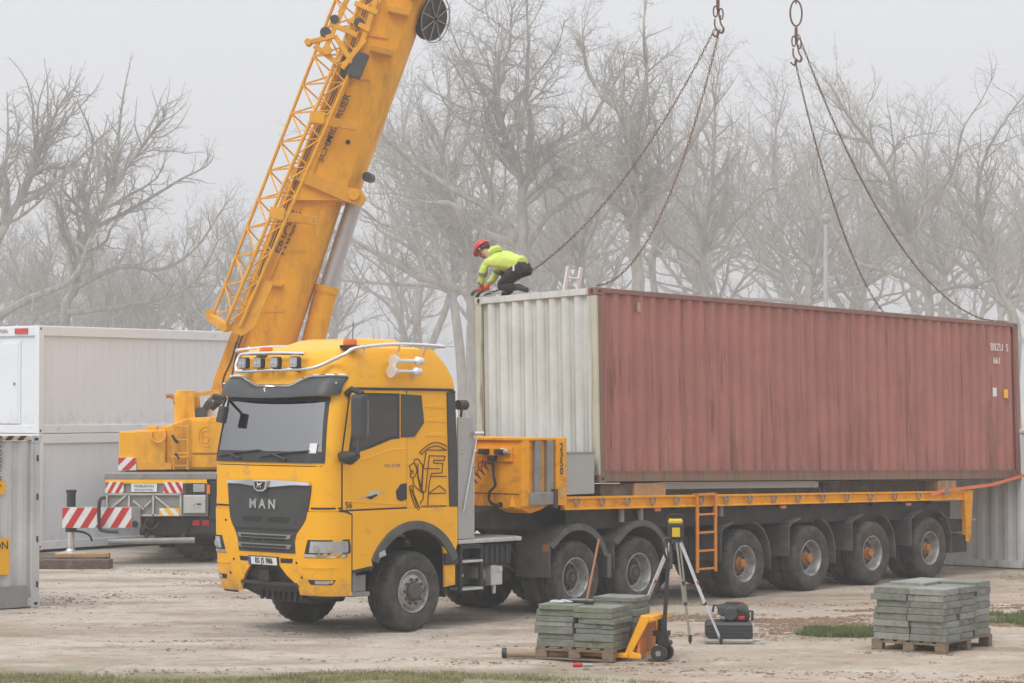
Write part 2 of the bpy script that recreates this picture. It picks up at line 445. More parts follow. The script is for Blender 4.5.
def bands(rnd):
    x = rnd.uniform(-9, 11); y = rnd.uniform(26.5, 48)
    v = MN.noise(V((x*.35, y*1.1, 4.2))) + .5*MN.noise(V((x*1.5, y*3, 1)))
    return (x, y) if v > .22 + .25*rnd.random() else None
def right_band(rnd):
    x = rnd.uniform(1.5, 11); y = rnd.uniform(31.8, 35.5) + (x-4)*.35
    v = MN.noise(V((x*.6, y*1.6, 9)))
    return (x, y) if v > -.1 + .3*rnd.random() else None
tag(loose(36000, bands, .010, .036, 11).build('leaf_litter', LEAF, recalc=False), kind='stuff')
tag(loose(15000, right_band, .015, .055, 12).build('leaf_litter', LEAF, recalc=False), kind='stuff')
tag(loose(15000, lambda r: (r.uniform(-9,10), r.uniform(26, 46)), .006, .02, 13, .6).build('gravel', STON, recalc=False), kind='stuff')
tag(loose(1800, bands, .018, .05, 14, .5).build('gravel', LEAF, recalc=False), kind='stuff')

# ------------------------------------------------------------------ bare trees
BARK = M_('grey_brown_bark', (.255,.235,.20), .95, var=.4, scale=3.5, stretch=(1,1,.35))
class Tree:
    def __init__(s, seed): s.zmax = 99; s.r = random.Random(seed); s.tr = MB(); s.cr = MB(); s.seg = 0
    def limb(s, pts, rs, lvl, spawn=True):
        n = {0:9,1:7,2:5,3:4}.get(lvl, 3)
        (s.tr if lvl == 0 else s.cr).tube(pts, rs, n); s.seg += len(pts)
    def kids(s, pts, rs, lvl, dens, start=.15, lenf=1.0, maxl=5):
        """sprout branches along a limb"""
        if lvl >= maxl: return
        r = s.r; tot = sum((pts[i+1]-pts[i]).length for i in range(len(pts)-1))
        k = max(2, int(tot*dens))
        for j in range(k):
            f = start + (1-start)*(j + r.random())/k
            f = min(f, .98); i = f*(len(pts)-1); i0 = int(i); t = i-i0
            p = pts[i0].lerp(pts[i0+1], t); rad = rs[i0]*(1-t)+rs[i0+1]*t
            d = (pts[i0+1]-pts[i0]).normalized()
            side = d.orthogonal().normalized(); side = Quaternion(d, r.random()*2*pi) @ side
            ang = RAD(r.uniform(28, 68)); nd = (d*cos(ang) + side*sin(ang)); nd.z += .12; nd.normalize()
            ln = lenf*max(.35, tot*r.uniform(.28,.6)*(1.05-.5*f))
            s.grow(p, nd, ln, min(rad*.62, .022*ln+.008), lvl+1, maxl)
    def grow(s, p, d, ln, r0, lvl, maxl=5):
        if s.zmax < 99: ln *= min(1, max(.22, (s.zmax+3.4-p.z)/5.5))
        r = s.r; n = max(3, min(8, int(ln/.45)+2)); pts = [V(p)]; rs = [max(r0,.010)]; st = ln/n
        up = .10 if lvl < 3 else .03; zo = r.gauss(.2, 1.0)
        for i in range(n):
            w = .20 if lvl < 3 else .30
            d = (d + V((r.gauss(0,w), r.gauss(0,w), r.gauss(0,w)+up))).normalized()
            pts.append(pts[-1] + d*st); rs.append(max(.005, r0*(1-.8*(i+1)/n)))
        s.limb(pts, rs, lvl)
        dens = {1:2.0, 2:2.7, 3:3.6, 4:3.8}.get(lvl, 3)
        if ln > .42: s.kids(pts, rs, lvl, dens, .12, 1.0 if lvl < 3 else .85, maxl)
    def done(s, name, label, loc, group, rz=0, sc=1):
        root = thing(name, label, 'tree', loc, rz, group); root.scale = (sc,)*3
        s.tr.build('trunk', BARK, root, recalc=False, smooth=True); s.cr.build('crown', BARK, root, recalc=False)
        return root
FAR = 1.35      # the tree line stands well beyond the yard
def hero(name, label, polys, Y, seed, dens=.9, maxl=5):
    T = Tree(seed); base = polys[0][0]; bx = base[0]
    if Y in (126, 132): T.zmax = 18.2
    for q, poly in enumerate(polys):
        pts = [V((a-bx, b, c)) for a, b, c, r_ in poly]; rr = [p[3]*(.70 if Y in (126, 132) else .86) for p in poly]
        if q == 0:
            pts = [V((pts[0].x, pts[0].y, -.1)), V((pts[0].x, 0, 1.2))] + [p for p in pts if p.z > 2]; rr = [rr[0]*1.5, rr[0]*1.08] + rr[len(poly)-len(pts)+2:]
        sm = catmull(pts, 4); rs = []
        for i_ in range(1, len(sm)): sm[i_] = sm[i_] + V((T.r.gauss(0,1), T.r.gauss(0,1), T.r.gauss(0,.6)))*min(.06, .2*rr[min(i_//4, len(rr)-1)])
        for i in range(len(sm)):
            f = i/4; a = min(int(f), len(rr)-1); b = min(a+1, len(rr)-1); rs.append(rr[a]*(1-(f-a))+rr[b]*(f-a))
        T.limb(sm, rs, 0 if q == 0 else 1)
        T.kids(sm, rs, 1, dens*(1.6 if Y in (126, 132) else 1.1), .45 if q == 0 else .1, .62, maxl)
        e_ = (sm[-1]-sm[-3]).normalized()
        for q_ in range(3): T.grow(sm[-1], (e_ + V((T.r.gauss(0,.35), T.r.gauss(0,.35), T.r.gauss(.1,.25)))).normalized(), T.r.uniform(1.3,2.4), max(rs[-1]*.8,.03), 2, maxl)
    print(name, 'faces', len(T.cr.f))
    return T.done(name, label, (bx*FAR, Y*FAR, -1.0), 'bare oaks in the fog', 0, FAR)
oak_fan = [[(0.69,0,2.88,0.5),(0.65,0.03,8.42,0.44),(0.6,-0.18,11.63,0.4),(0.57,0.22,15.32,0.3),(-0.17,0.35,17.05,0.25),(-0.66,-1.52,19.02,0.2),(-0.78,-2.04,21.24,0.14),(-0.17,1.65,23.21,0.09),(0.0,-1.35,24.93,0.05)],
 [(0.57,0,15.08,0.28),(0.94,0.35,15.82,0.25),(1.06,-0.04,18.53,0.21),(0.82,0.71,20.74,0.16),(0.94,-0.07,23.21,0.11),(0.82,0.49,25.43,0.06)],
 [(1.06,0,16.56,0.2),(2.67,0.09,17.79,0.17),(4.14,0.52,18.53,0.14),(5.13,0.05,20.01,0.1),(6.36,0.68,21.98,0.06)],
 [(0.82,0,11.5,0.32),(1.8,-0.31,13.35,0.26),(3.65,0.36,14.58,0.2),(4.88,0.19,15.08,0.15),(6.12,-0.56,15.2,0.1),(7.1,-1.64,14.83,0.06)],
 [(0.5,0,11.87,0.34),(-1.15,-0.02,13.85,0.28),(-3.0,0.31,14.83,0.22),(-5.22,0.8,16.31,0.16),(-6.7,0.6,17.79,0.1),(-7.44,1.47,19.51,0.05)],
 [(0.55,0,11.87,0.3),(-1.52,0.21,12.61,0.25),(-3.25,-0.08,14.09,0.18),(-4.73,0.91,14.34,0.12),(-6.45,1.06,14.83,0.07)],
 [(-1.15,0,13.85,0.2),(-1.52,-0.25,16.06,0.16),(-2.51,-0.4,17.79,0.12),(-2.26,0.98,20.01,0.09),(-3.25,-0.18,21.98,0.05)]]
oak_low = [[(-2.38,0,2.87,0.45),(-2.38,-0.14,8.7,0.36),(-2.64,0.01,11.29,0.3),(-3.16,-0.24,13.37,0.24),(-3.93,-0.42,15.7,0.18),(-4.06,0.3,18.29,0.13),(-3.68,0.35,20.62,0.08),(-3.93,1.98,22.96,0.05)],
 [(-2.38,0,9.48,0.3),(-5.49,0.3,10.52,0.26),(-7.56,0.5,11.55,0.2),(-9.64,1.03,12.85,0.13),(-11.71,0.48,13.63,0.07)],
 [(-2.38,0,10.26,0.25),(-1.21,0.25,12.33,0.2),(-1.08,0.65,14.92,0.15),(-1.86,0.85,16.99,0.1),(-1.6,0.19,19.59,0.06)]]
oak_mid = [[(6.73,0,2.89,0.5),(6.73,-0.2,8.15,0.42),(6.64,0.46,10.72,0.38),(6.38,0.15,13.29,0.3),(6.5,-0.6,14.46,0.26),(5.8,-1.53,17.96,0.2),(4.63,1.49,19.83,0.12),(3.93,2.4,21.93,0.07)],
 [(6.45,0,13.29,0.26),(8.13,0.21,15.16,0.2),(9.54,-0.13,16.79,0.14),(10.7,-0.73,18.66,0.08)],
 [(6.38,0,14.22,0.22),(6.73,0.19,17.49,0.18),(7.2,0.52,20.3,0.13),(6.97,-0.96,22.63,0.08),(7.2,0.32,24.5,0.05)],
 [(6.38,0,12.82,0.2),(4.63,0.15,14.69,0.15),(3.7,-0.24,16.79,0.1),(3.46,0.8,18.43,0.06)]]
oak_left = [[(-24.79,0,0.63,0.5),(-24.65,0,7.66,0.38),(-24.12,0.7,9.52,0.34),(-23.19,-0.4,12.17,0.28),(-21.87,-1.18,14.56,0.2),(-20.14,0.35,17.48,0.13),(-18.82,-1.97,18.54,0.06)],
 [(-23.19,0,12.17,0.24),(-23.59,-0.06,15.09,0.17),(-23.06,0.15,17.21,0.11),(-23.59,-0.72,19.07,0.06)],
 [(-21.87,0,14.56,0.18),(-21.73,0.26,17.21,0.13),(-21.34,-0.26,19.87,0.08),(-21.15,0.96,21.99,0.04)],
 [(-24.12,0,9.25,0.24),(-21.47,-0.09,10.45,0.2),(-19.35,-0.06,10.32,0.15),(-17.49,0.04,11.38,0.1),(-15.9,0.4,13.76,0.06)],
 [(-24.39,0,7.93,0.26),(-22.0,0.04,8.19,0.22),(-19.35,0.17,8.72,0.17),(-17.49,0.93,9.78,0.11),(-16.16,0.02,11.91,0.06)],
 [(-24.12,0,9.52,0.22),(-24.65,0.15,12.44,0.16),(-25.18,-0.37,14.56,0.1),(-26.51,-0.42,15.89,0.05)],
 [(-22.8,0,12.7,0.2),(-20.67,0.01,13.76,0.15),(-18.55,0.07,15.09,0.1),(-16.69,-1.03,15.89,0.06)]]
oak_edge = [[(-28.6,0,0.74,0.5),(-28.09,0.06,7.96,0.42),(-26.82,-0.67,11.51,0.34),(-25.81,0.24,13.79,0.26),(-24.8,0.37,16.32,0.18),(-23.53,-1.54,18.34,0.1),(-23.03,0.53,19.61,0.05)],
 [(-27.84,0,6.95,0.34),(-25.3,0.13,8.47,0.28),(-23.03,-0.21,9.48,0.2),(-22.27,0.43,11.51,0.12),(-21.51,0.67,13.03,0.06)],
 [(-26.82,0,11.51,0.24),(-27.08,-0.31,14.54,0.17),(-26.06,0.25,16.82,0.1),(-26.32,0.97,18.6,0.05)],
 [(-26.06,0,13.28,0.2),(-24.29,-0.03,14.29,0.15),(-22.01,0.13,16.57,0.1),(-21.0,-0.38,17.33,0.05)]]
hero('oak_tree', 'large bare oak directly behind the kneeling worker with limbs fanning out', oak_fan, 135, 21, 1.0)
hero('oak_tree', 'bare oak with a long low limb rising beside the crane boom lift cylinder', oak_low, 142, 22, 1.0)
hero('oak_tree', 'bare oak with dark forked trunk above the white end of the red container', oak_mid, 128, 23, 1.0)
hero('oak_tree', 'bare leaning oak behind the white cabins, its crown tallest left of the crane', oak_left, 132, 24, 1.0)
hero('oak_tree', 'bare oak above the white cabin door, with limbs sweeping up to the right', oak_edge, 126, 25, 1.0)
def proto_tree(seed, H, lean, forks):
    T = Tree(seed); r = T.r
    h0 = H*r.uniform(.25,.36); pts = [V((0,0,-.1)), V((lean*.2, 0, h0*.5)), V((lean*.5, r.uniform(-.3,.3), h0))]
    x = V(pts[-1]); d = V((lean*.12, 0, 1)).normalized()
    n = 6
    for i in range(n):
        d = (d + V((r.gauss(0,.27), r.gauss(0,.27), .1))).normalized(); x = x + d*(H-h0)/n*.95; pts.append(V(x))
    sm = catmull(pts, 3); m = len(sm); R0 = .0145*H
    rs = [R0*(1.35 if i == 0 else 1)*(1-.93*(i/(m-1))**.9) for i in range(m)]
    T.limb(sm, rs, 0)
    for k in range(forks):
        f = r.uniform(.28,.55); i = int(f*(m-1)); a = k*2*pi/forks + r.uniform(-.4,.4)
        nd = V((cos(a), sin(a)*.9, r.uniform(.25,1.0))).normalized()
        ln = (H-sm[i].z)*r.uniform(.6,.85); q = [V(sm[i])]; rr = [rs[i]*.62]; dd = nd
        for j in range(7):
            dd = (dd + V((r.gauss(0,.26), r.gauss(0,.26), r.gauss(.08,.16)))).normalized(); q.append(q[-1]+dd*ln/7); rr.append(rr[0]*(1-.88*(j+1)/7))
        s2 = catmull(q, 2); r2 = [rr[min(int(t/2), 7)] for t in range(len(s2))]
        for q_ in range(2): T.grow(s2[-1], (dd + V((r.gauss(0,.4), r.gauss(0,.4), r.gauss(.1,.2)))).normalized(), r.uniform(1.2,2.2), max(r2[-1]*.8,.03), 2)
        T.limb(s2, r2, 1); T.kids(s2, r2, 1, 1.0, .12, .62, 5)
    T.kids(sm, rs, 1, 1.2, .4, .5, 5)
    print('proto faces', len(T.cr.f)); return T
protos = []
for k, (H, lean, fk) in enumerate([(22,1,7),(20,-1.5,8),(23,.3,7),(17,2,7)]):
    protos.append(proto_tree(40+k, H, lean, fk))
spots = []
rt = random.Random(99)
def row(Y, x0, x1, n, hs):
    for i in range(n):
        f = (i+.5)/n; px = x0 + (x1-x0)*f + rt.uniform(-.3,.3)*(x1-x0)/n
        spots.append((px*Y/2405, Y + rt.uniform(-5,5), hs(px)*rt.uniform(.9,1.1)))
# heights by where the crown line runs: low at the far left, tall in the centre, lower again right
def hh(k):
    def f(px):
        if px < -280: h = .70
        elif px < -120: h = .76
        elif px < 330: h = 1.14
        else: h = 1.10
        return h*k
    return f
row(152, -60, 560, 6, hh(1.02)); row(178, -560, 560, 14, hh(1.12)); row(158, -560, 560, 13, lambda px: .52); row(163, -560, -270, 6, lambda px: .80); row(172, -560, -270, 6, lambda px: .84); row(200, -560, 560, 13, hh(1.2)); row(218, -560, 560, 13, hh(1.26)); row(234, -560, 560, 14, hh(1.3))
roots = []
for i, (x, y, sc) in enumerate(spots):
    k = i % 4; x *= FAR; y *= FAR
    sc *= (1, 1.05, .95, 1.15)[k]*FAR; sc = min(sc, 43/(22,20,23,17)[k])
    if k == 3 : sc *= .98
    if i < 4:
        o = protos[k].done('bare_tree', 'x', (x,y,0), 'bare trees fading into the fog', rt.random()*6.28, sc); roots.append(o)
    else:
        o = copy_tree(roots[k]); o.location = (x,y,0); o.rotation_euler = (0,0,rt.random()*6.28); o.scale = (sc,)*3
    o['label'] = 'pale bare tree, one of the many fading into fog behind the yard'
    if i < 6: o['label'] = 'tall bare tree in the nearer fog row above the red container'
    elif spots[i][2] < .7: o['label'] = 'low young bare tree at the foot of the foggy tree belt'; o['group'] = 'low young trees at the foot of the tree belt'
# ------------------------------------------------------------------ wheels (axis = local y, outer face at y = 0)
def tyre_mb(R, w, y0, lug=.011):
    prof = [(.285,y0+.035),(.30,y0+.012),(.345,y0+.004),(.40,y0-.006),(.455,y0-.008),(.50,y0+.002),(R-.022,y0+.018),(R-.006,y0+.034),(R,y0+.055)]
    half = [(R, y0+w*.30),(R-.014, y0+w*.31),(R-.014,y0+w*.33),(R, y0+w*.34),(R,y0+w*.48),(R-.014,y0+w*.49)]
    prof2 = prof + half; prof2 += [(r, 2*y0+w-y) for r, y in reversed(prof2)]
    nf = len(prof)
    idx = {6,7,8}; m = len(prof2); idx |= {m-1-i for i in idx}
    return MB().lathe(prof2, 120, mod=lambda k, j: (-lug if (j in idx and (k//2) % 2) else 0))
def rim_dish(y0, depth):      # outset flange, barrel going in, disc at depth
    b = MB(); b.lathe([(.292,y0+.03),(.296,y0+.006),(.284,y0),(.272,y0+.012),(.262,y0+.035),(.255,y0+depth*.8),(.235,y0+depth*.97),(.20,y0+depth)], 48)
    return b
def rim_disc(y, front=False):
    b = MB(); b.lathe([(.205,y-.002),(.19,y-.008),(.15,y-.004 if not front else y-.03),(.10,y+.0 if not front else y-.035),(.0,y+.002)], 40); return b
def nuts(y, rad=.165, n=10, s=.017):
    b = MB()
    for k in range(n):
        a = 2*pi*k/n+.15; b.cyl((rad*cos(a), y, rad*sin(a)), (rad*cos(a), y-.035, rad*sin(a)), s, 6)
    return b
def wheel(kind):
    root = empty('wheel'); b = None
    if kind == 'steer':
        tyre_mb(.537,.385,0).build('tyre', TYRE, root, smooth=50)
        r = MB(); r.lathe([(.288,.03),(.294,.008),(.282,.0),(.268,.012),(.255,.04),(.245,.055),(.235,.05),(.222,.028),(.20,.018),(.135,.014),(.128,.03),(.0,.03)], 48)
        rim = r.build('rim', RIMS, root, smooth=45)
        nuts(.016, .168, 10, .02).build('wheel_nuts', RIMD, root)
        h = MB(); h.lathe([(.125,.03),(.122,-.035),(.105,-.055),(.06,-.062),(0,-.062)], 28); h.build('hub', RIMD, root, smooth=40)
        g_ = MB().cyl((0,.1,0),(0,.36,0),.22,24); g_.build('brake_drum', CHAS, root)
    else:
        tyre_mb(.537,.30,0).build('tyre', TYRE, root, smooth=50)
        tyre_mb(.537,.30,.335).build('tyre', TYRE, root, smooth=50)
        dep = .155
        rim_dish(.012, dep).build('rim', RIMS, root, smooth=45)
        rim_disc(.012+dep).build('wheel_disc', RIMD if kind == 'drive' else RIMD, root, smooth=40)
        nuts(.012+dep).build('wheel_nuts', RIMD, root)
        h = MB(); yy = .012+dep
        if kind == 'drive':
            h.lathe([(.135,yy),(.13,yy-.06),(.11,yy-.085),(.045,yy-.10),(0,yy-.10)], 28); h.build('hub', RIMD, root, smooth=40)
        else:
            h.lathe([(.105,yy),(.10,yy-.05),(.075,yy-.07),(.07,yy-.13),(.055,yy-.145),(0,yy-.145)], 24); h.build('hub', HUBY, root, smooth=40)
        MB().cyl((0,.19,0),(0,.66,0),.21,24).build('brake_drum', CHAS, root)
    return root
wheels_used = {}
def put_wheel(kind, parent, u, v, z=.535, flip=False, spin=0, steer=0):
    if kind not in wheels_used: w = wheels_used[kind] = wheel(kind)
    else: w = copy_tree(wheels_used[kind])
    w.parent = parent; w.location = (u, v, z); w.rotation_mode = 'ZYX' if False else 'XYZ'
    w.rotation_euler = (0, spin, (pi if flip else 0) + steer)
    return w

# ------------------------------------------------------------------ tractor unit
truck = thing('truck_tractor', 'yellow four-axle lorry tractor with light bar and black outline emblem on its cab side', 'truck', O, YAW)
W = 2.31
UC = [(.50,-5.36),(.56,-5.42),(.8,-5.49),(1.2,-5.53),(1.7,-5.54),(2.3,-5.54),(2.8,-5.43),(3.4,-5.26),(3.66,-5.20),(3.76,-5.14),(3.81,-5.03)]
def uc(z):
    if z <= UC[0][0]: return UC[0][1]
    for (a, b), (c, d) in zip(UC, UC[1:]):
        if z <= c: return b + (d-b)*(z-a)/(c-a)
    return UC[-1][1]
def inset(z): return .0 if z < 3.25 else .17*((z-3.25)/.61)**1.8
def S(v, z, off=0):
    """point on the rounded cab front, off metres in front of it"""
    if v < 0 or v > W:      # wraps on to the cab side
        c_ = S(0 if v < 0 else W, z); return V((c_.x + (-v if v < 0 else v-W), c_.y + (-off if v < 0 else off), z))
    t = abs(v - W/2)/(W/2); t = min(t, 1)
    e = max(0, (t-.80)/.20)
    u = uc(z) - .11*(1-t*t) + .26*(1-sqrt(max(0, 1-e*e)))
    # outward normal approx
    nx, ny = -1, 0
    if e > 0:
        a = math.asin(min(1, e))*.9; nx, ny = -cos(a), sin(a)*(1 if v > W/2 else -1)
    return V((u + nx*off, v + ny*off, z))
def ringpts(z, ur, vs):
    i = inset(z); out = []
    for v in vs:
        p = S(v, z); p.y = i + v*(W-2*i)/W; out.append(p)
    out += [V((ur, W-i, z)), V((ur, i, z))]
    return out
VS = [0,.01,.03,.06,.10,.15,.2,.25]+[.35+.1*k for k in range(18)]+[W-x for x in (.25,.2,.15,.10,.06,.03,.01,0)]
# upper cab shell, with the windscreen opening left out of its front
b = MB()
zs = [1.66,1.8,2.0,2.2,2.33,2.5,2.7,2.9,3.05,3.14,3.25,3.4,3.55,3.64,3.72,3.78,3.81]
def urear(z): return -3.13 if z < 3.3 else -3.13 - .34*((z-3.3)/.56)**1.6
rings = [ringpts(z, urear(z), VS) for z in zs]
m_ = len(rings[0]); b.v = [tuple(p) for R_ in rings for p in R_]
for i in range(len(zs)-1):
    for j in range(m_):
        k = (j+1) % m_
        va = VS[j] if j < len(VS) else None; vb = VS[k] if k < len(VS) else None
        if va is not None and vb is not None and j < k and zs[i] >= 2.33 and zs[i+1] <= 3.14 and .14 < va and vb < W-.14: continue
        b.f.append((i*m_+j, i*m_+k, (i+1)*m_+k, (i+1)*m_+j)); b.mi.append(0)
b.f.append(tuple(range((len(zs)-1)*m_, len(zs)*m_))); b.mi.append(0)
b.f.append(tuple(range(m_-1, -1, -1))); b.mi.append(0)
cab = b.build('cab', YEL, truck, smooth=35, recalc=False)
# crowned roof and deflector
b = MB(); b.loft([[V((x, y, z)) for x, y in ((u0,a),(u0,W-a),(u1,W-a),(u1,a))] for u0, u1, a, z in ((-4.98,-3.5,.2,3.80),(-4.9,-3.56,.3,3.835),(-4.6,-3.75,.45,3.85))])
b.build('roof_panel', YEL, cab, bevel=.03)
b = MB(); b.loft([[V((x, y, z)) for x, y in ((u0,a),(u0,W-a),(u1,W-a),(u1,a))] for u0, u1, a, z in ((-4.72,-3.6,.50,3.84),(-4.45,-3.65,.58,3.93),(-4.3,-3.75,.65,3.955))])
b.build('roof_hatch', YEL, cab, bevel=.02)

def front_patch(rows, off, thick, name, mat, parent, nu=14, bevel=0, back=None):
    """solid patch following the cab front; rows = (z, v_left, v_right)"""
    b = MB(); A = [[S(v0+(v1-v0)*k/nu, z, off) for k in range(nu+1)] for z, v0, v1 in rows]
    B = [[S(v0+(v1-v0)*k/nu, z, off-thick) for k in range(nu+1)] for z, v0, v1 in rows]
    n = nu+1; m = len(rows)
    b.grid(A); b.grid(B); o_ = m*n
    edge = [i for i in range(n)] + [r*n+nu for r in range(1, m)] + [(m-1)*n+k for k in range(nu-1, -1, -1)] + [r*n for r in range(m-2, 0, -1)]
    for i in range(len(edge)):
        j = (i+1) % len(edge); b.f.append((edge[i], edge[j], o_+edge[j], o_+edge[i])); b.mi.append(0)
    return b.build(name, mat, parent, bevel=bevel, smooth=35)
# interior seen through the screen
b = MB(); b.prism([(-5.42,2.2),(-5.36,2.42),(-5.0,2.46),(-4.9,2.2)], .12, W-.12); b.build('dashboard', BLKG, cab, bevel=.02)
INT = M_('cab_interior_trim', (.34,.33,.30), .8, var=.1)
b = MB().box(-3.35,-3.2,.1,W-.1,1.7,3.3); b.build('back_wall', INT, cab)
for v in (.55, 1.75):
    b = MB(); b.box(-4.55,-4.1,v-.22,v+.22,2.15,2.3); b.box(-4.15,-4.02,v-.22,v+.22,2.25,2.85); b.box(-4.14,-4.03,v-.13,v+.13,2.88,3.05)
    b.build('seat', M_('seat_cloth', (.06,.06,.065), .9), cab, bevel=.03)
b = MB(); cst = V((-4.98,.55,2.52)); q = Quaternion((0,1,0), RAD(-60))
b.tube([cst + q @ V((.22*cos(a), .22*sin(a), 0)) for a in [2*pi*k/24 for k in range(24)]], .016, 6, True)
b.cyl(cst, cst+V((-.25,0,-.25)), .03); b.build('steering_wheel', BLK, cab)
b = MB().box(-5.27,-5.22,.5,1.2,2.98,3.12); b.build('sun_blind', BLKG, cab)
# windscreen, black surround
front_patch([(2.30+.09*k, .10+.01*k, W-.10-.01*k) for k in range(10)], .004, .006, 'windscreen', WSG, cab, 20)
for (za, zb, v0, v1, v2, v3) in ((2.29,2.44,.09,W-.09,.10,W-.10),(3.10,3.16,.14,W-.14,.15,W-.15)):
    front_patch([(za,v0,v1),(zb,v2,v3)], .012, .006, 'screen_surround', BLK, cab, 20)
for s in (0,1):
    rows = [(2.33+.1*k, .09+.008*k, .125+.010*k) for k in range(9)]
    if s: rows = [(z, W-b_, W-a_) for z, a_, b_ in rows]
    front_patch(rows, .012, .006, 'screen_surround', BLK, cab, 3)
for v in (.62, 1.52):
    b = MB(); b.tube([S(v+.55,2.36,.03), S(v+.1,2.42,.035), S(v-.32,2.45,.03)], .012, 6); b.tube([S(v+.05,2.33,.03), S(v+.3,2.40,.05)], .02, 6)
    b.build('wiper', BLK, cab)
b = MB(); b.add([S(.32,2.42,.014),S(.20,2.42,.014),S(.20,2.55,.014),S(.32,2.55,.014)], [(0,1,2,3)]); b.build('sticker', WHT, cab)
# sun visor with chrome upper trim
zt_ = lambda v: 3.30 + .13*min(1, max(0, (abs(v-1.15)-.35)/.32))**1.0*1.0
b = MB(); rows_t = []; rows_b = []; n = 28; th = .02
A = []
for k in range(n+1):
    v = .03 + (W-.06)*k/n; vv = min(max(v,0),W); zt = zt_(v); zb = 3.145 + .05*(abs(v-W/2)/(W/2))**2
    top = S(vv, zt, .05); bot = S(vv, zb, .17); top.y = v; bot.y = v
    mid = (top+bot)/2 + V((-.035,0,.02))
    A.append([top, mid, bot, bot+V((.02,0,.012)), mid+V((.03,0,-.02)), top+V((.03,0,-.02))])
b.loft(A); vis = b.build('sun_visor', BLKG, truck, smooth=40)
b = MB(); b.tube([r[0]+V((-.012,0,.01)) for r in A], .020, 6); b.build('visor_trim', CHR, vis, smooth=True)
b = MB(); b.tube([S(1.28,3.30,.08), S(1.22,3.26,.13), S(1.16,3.22,.16)], [.02,.016,.008], 6); b.build('visor_trim', CHR, vis, smooth=True)
for v in (.10, W-.1): MB().cyl(S(v,3.34,.09), S(v,3.34,.12), .014, 8).build('screw', CHR, vis)
# front lid: chrome bar, badge, grille
front_patch([(2.075-.02*abs(k-3)/3, .24, 1.86) for k in (3,)] + [(1.985, .24, 1.86)], .035, .04, 'grille', CHR, cab, 18, bevel=.008) if False else None
b = MB(); n = 20; rows = []
for k in range(n+1):
    v = .26 + 1.58*k/n; t = abs(k-n/2)/(n/2)
    zt = 2.045 + .025*(1-t*t); zb = 2.0 - .045*max(0, 1-abs(t)*1.6)
    rows.append([S(v, zt, .012), S(v, zt-.01, .045), S(v, zb, .05), S(v, zb-.005, .012)])
b.loft(rows); b.build('chrome_bar', CHR, truck, smooth=40)
b = MB(); c0 = S(1.10, 1.99, .06)
b.prism([(-.145,.065),(.145,.065),(.12,-.05),(.06,-.085),(-.06,-.085),(-.12,-.05)], -.02, .02, 'yz'); bd = b.build('badge', CHR, truck, bevel=.008, fn=lambda p: V((p.x,p.y,p.z))+c0)
b = MB(); b.prism([(-.105,.045),(.105,.045),(.085,-.04),(.04,-.062),(-.04,-.062),(-.085,-.04)], -.024, -.018, 'yz'); b.build('badge_field', BLK, bd, fn=lambda p: p+c0)
b = MB(); b.tube([c0+V((-.03,.05,-.035)), c0+V((-.03,.02,.0)), c0+V((-.03,-.02,.01)), c0+V((-.03,-.06,.03))], [.006,.016,.014,.006], 6)
b.tube([c0+V((-.03,.02,0)), c0+V((-.03,.03,.03)),c0+V((-.03,.05,.03))], .006, 5); b.tube([c0+V((-.03,-.02,.01)), c0+V((-.03,-.035,-.04))], .007, 5); b.tube([c0+V((-.03,.0,.01)), c0+V((-.03,.01,-.04))], .006, 5)
b.build('lion_emblem', CHR, bd)
gr = [(1.995,.25,1.85),(1.9,.26,1.84),(1.7,.30,1.82),(1.55,.34,1.80),(1.47,.40,1.76),(1.36,.50,1.68),(1.26,.53,1.63),(1.10,.53,1.62)]
gri = front_patch(gr, .02, .05, 'grille', BLKG, truck, 18)
for v0, v1 in ((.62,1.02),(1.14,1.53)): front_patch([(1.57,v0,v1),(1.50,v0+.02,v1-.02)], .024, .006, 'air_slot', INK, gri, 8)
front_patch([(1.42,.48,1.66),(1.39,.5,1.65)], .026, .01, 'air_slot', INK, gri, 10)
for z in (1.345, 1.215):
    front_patch([(z,.57,1.60),(z-.012,.57,1.60),(z-.055,.60,1.57)], .05, .03, 'grille_bar', STEEL, gri, 12)
    front_patch([(z-.015,.64,1.53),(z-.045,.66,1.51)], .054, .006, 'air_slot', INK, gri, 12)
for z in (1.275, 1.145):
    for v in (.72,.93,1.14,1.35): front_patch([(z+.01,v,v+.15),(z-.02,v,v+.15)], .026, .006, 'air_slot', INK, gri, 3)
def txt_front(s, v, z, size, mat, name, off=.03, sx=1, parent=cab, ext=.006, bold=0):
    p = S(v, z, off); return text(s, size, frame(p, (0,-1,0), S(v,z+.1)-S(v,z-.1)), mat, parent, name, ext, sx=sx, bold=bold)
for k, ch in enumerate('MAN'): txt_front(ch, 1.10 + (1-k)*.185, 1.735, .17, CHR, 'lettering', .03, 1.1, gri, .008, .03)
# seams and creases of the front lid
for v0, v1, z in ((-.0,.26,1.70),(1.84,W,1.70)): front_patch([(z+.012,v0,v1),(z-.012,v0,v1)], .006, .012, 'panel_gap', INK, cab, 8)
front_patch([(2.255,.12,W-.12),(2.245,.12,W-.12)], .003, .006, 'panel_gap', INKB, cab, 20)
for s in (0, 1):
    v = W-.11 if s else .11
    front_patch([(2.10,v-.012,v+.012),(1.95,v-.012,v+.012),(1.78,v-.006,v+.006)], .006, .008, 'air_slot', INK, cab, 3) if s else None
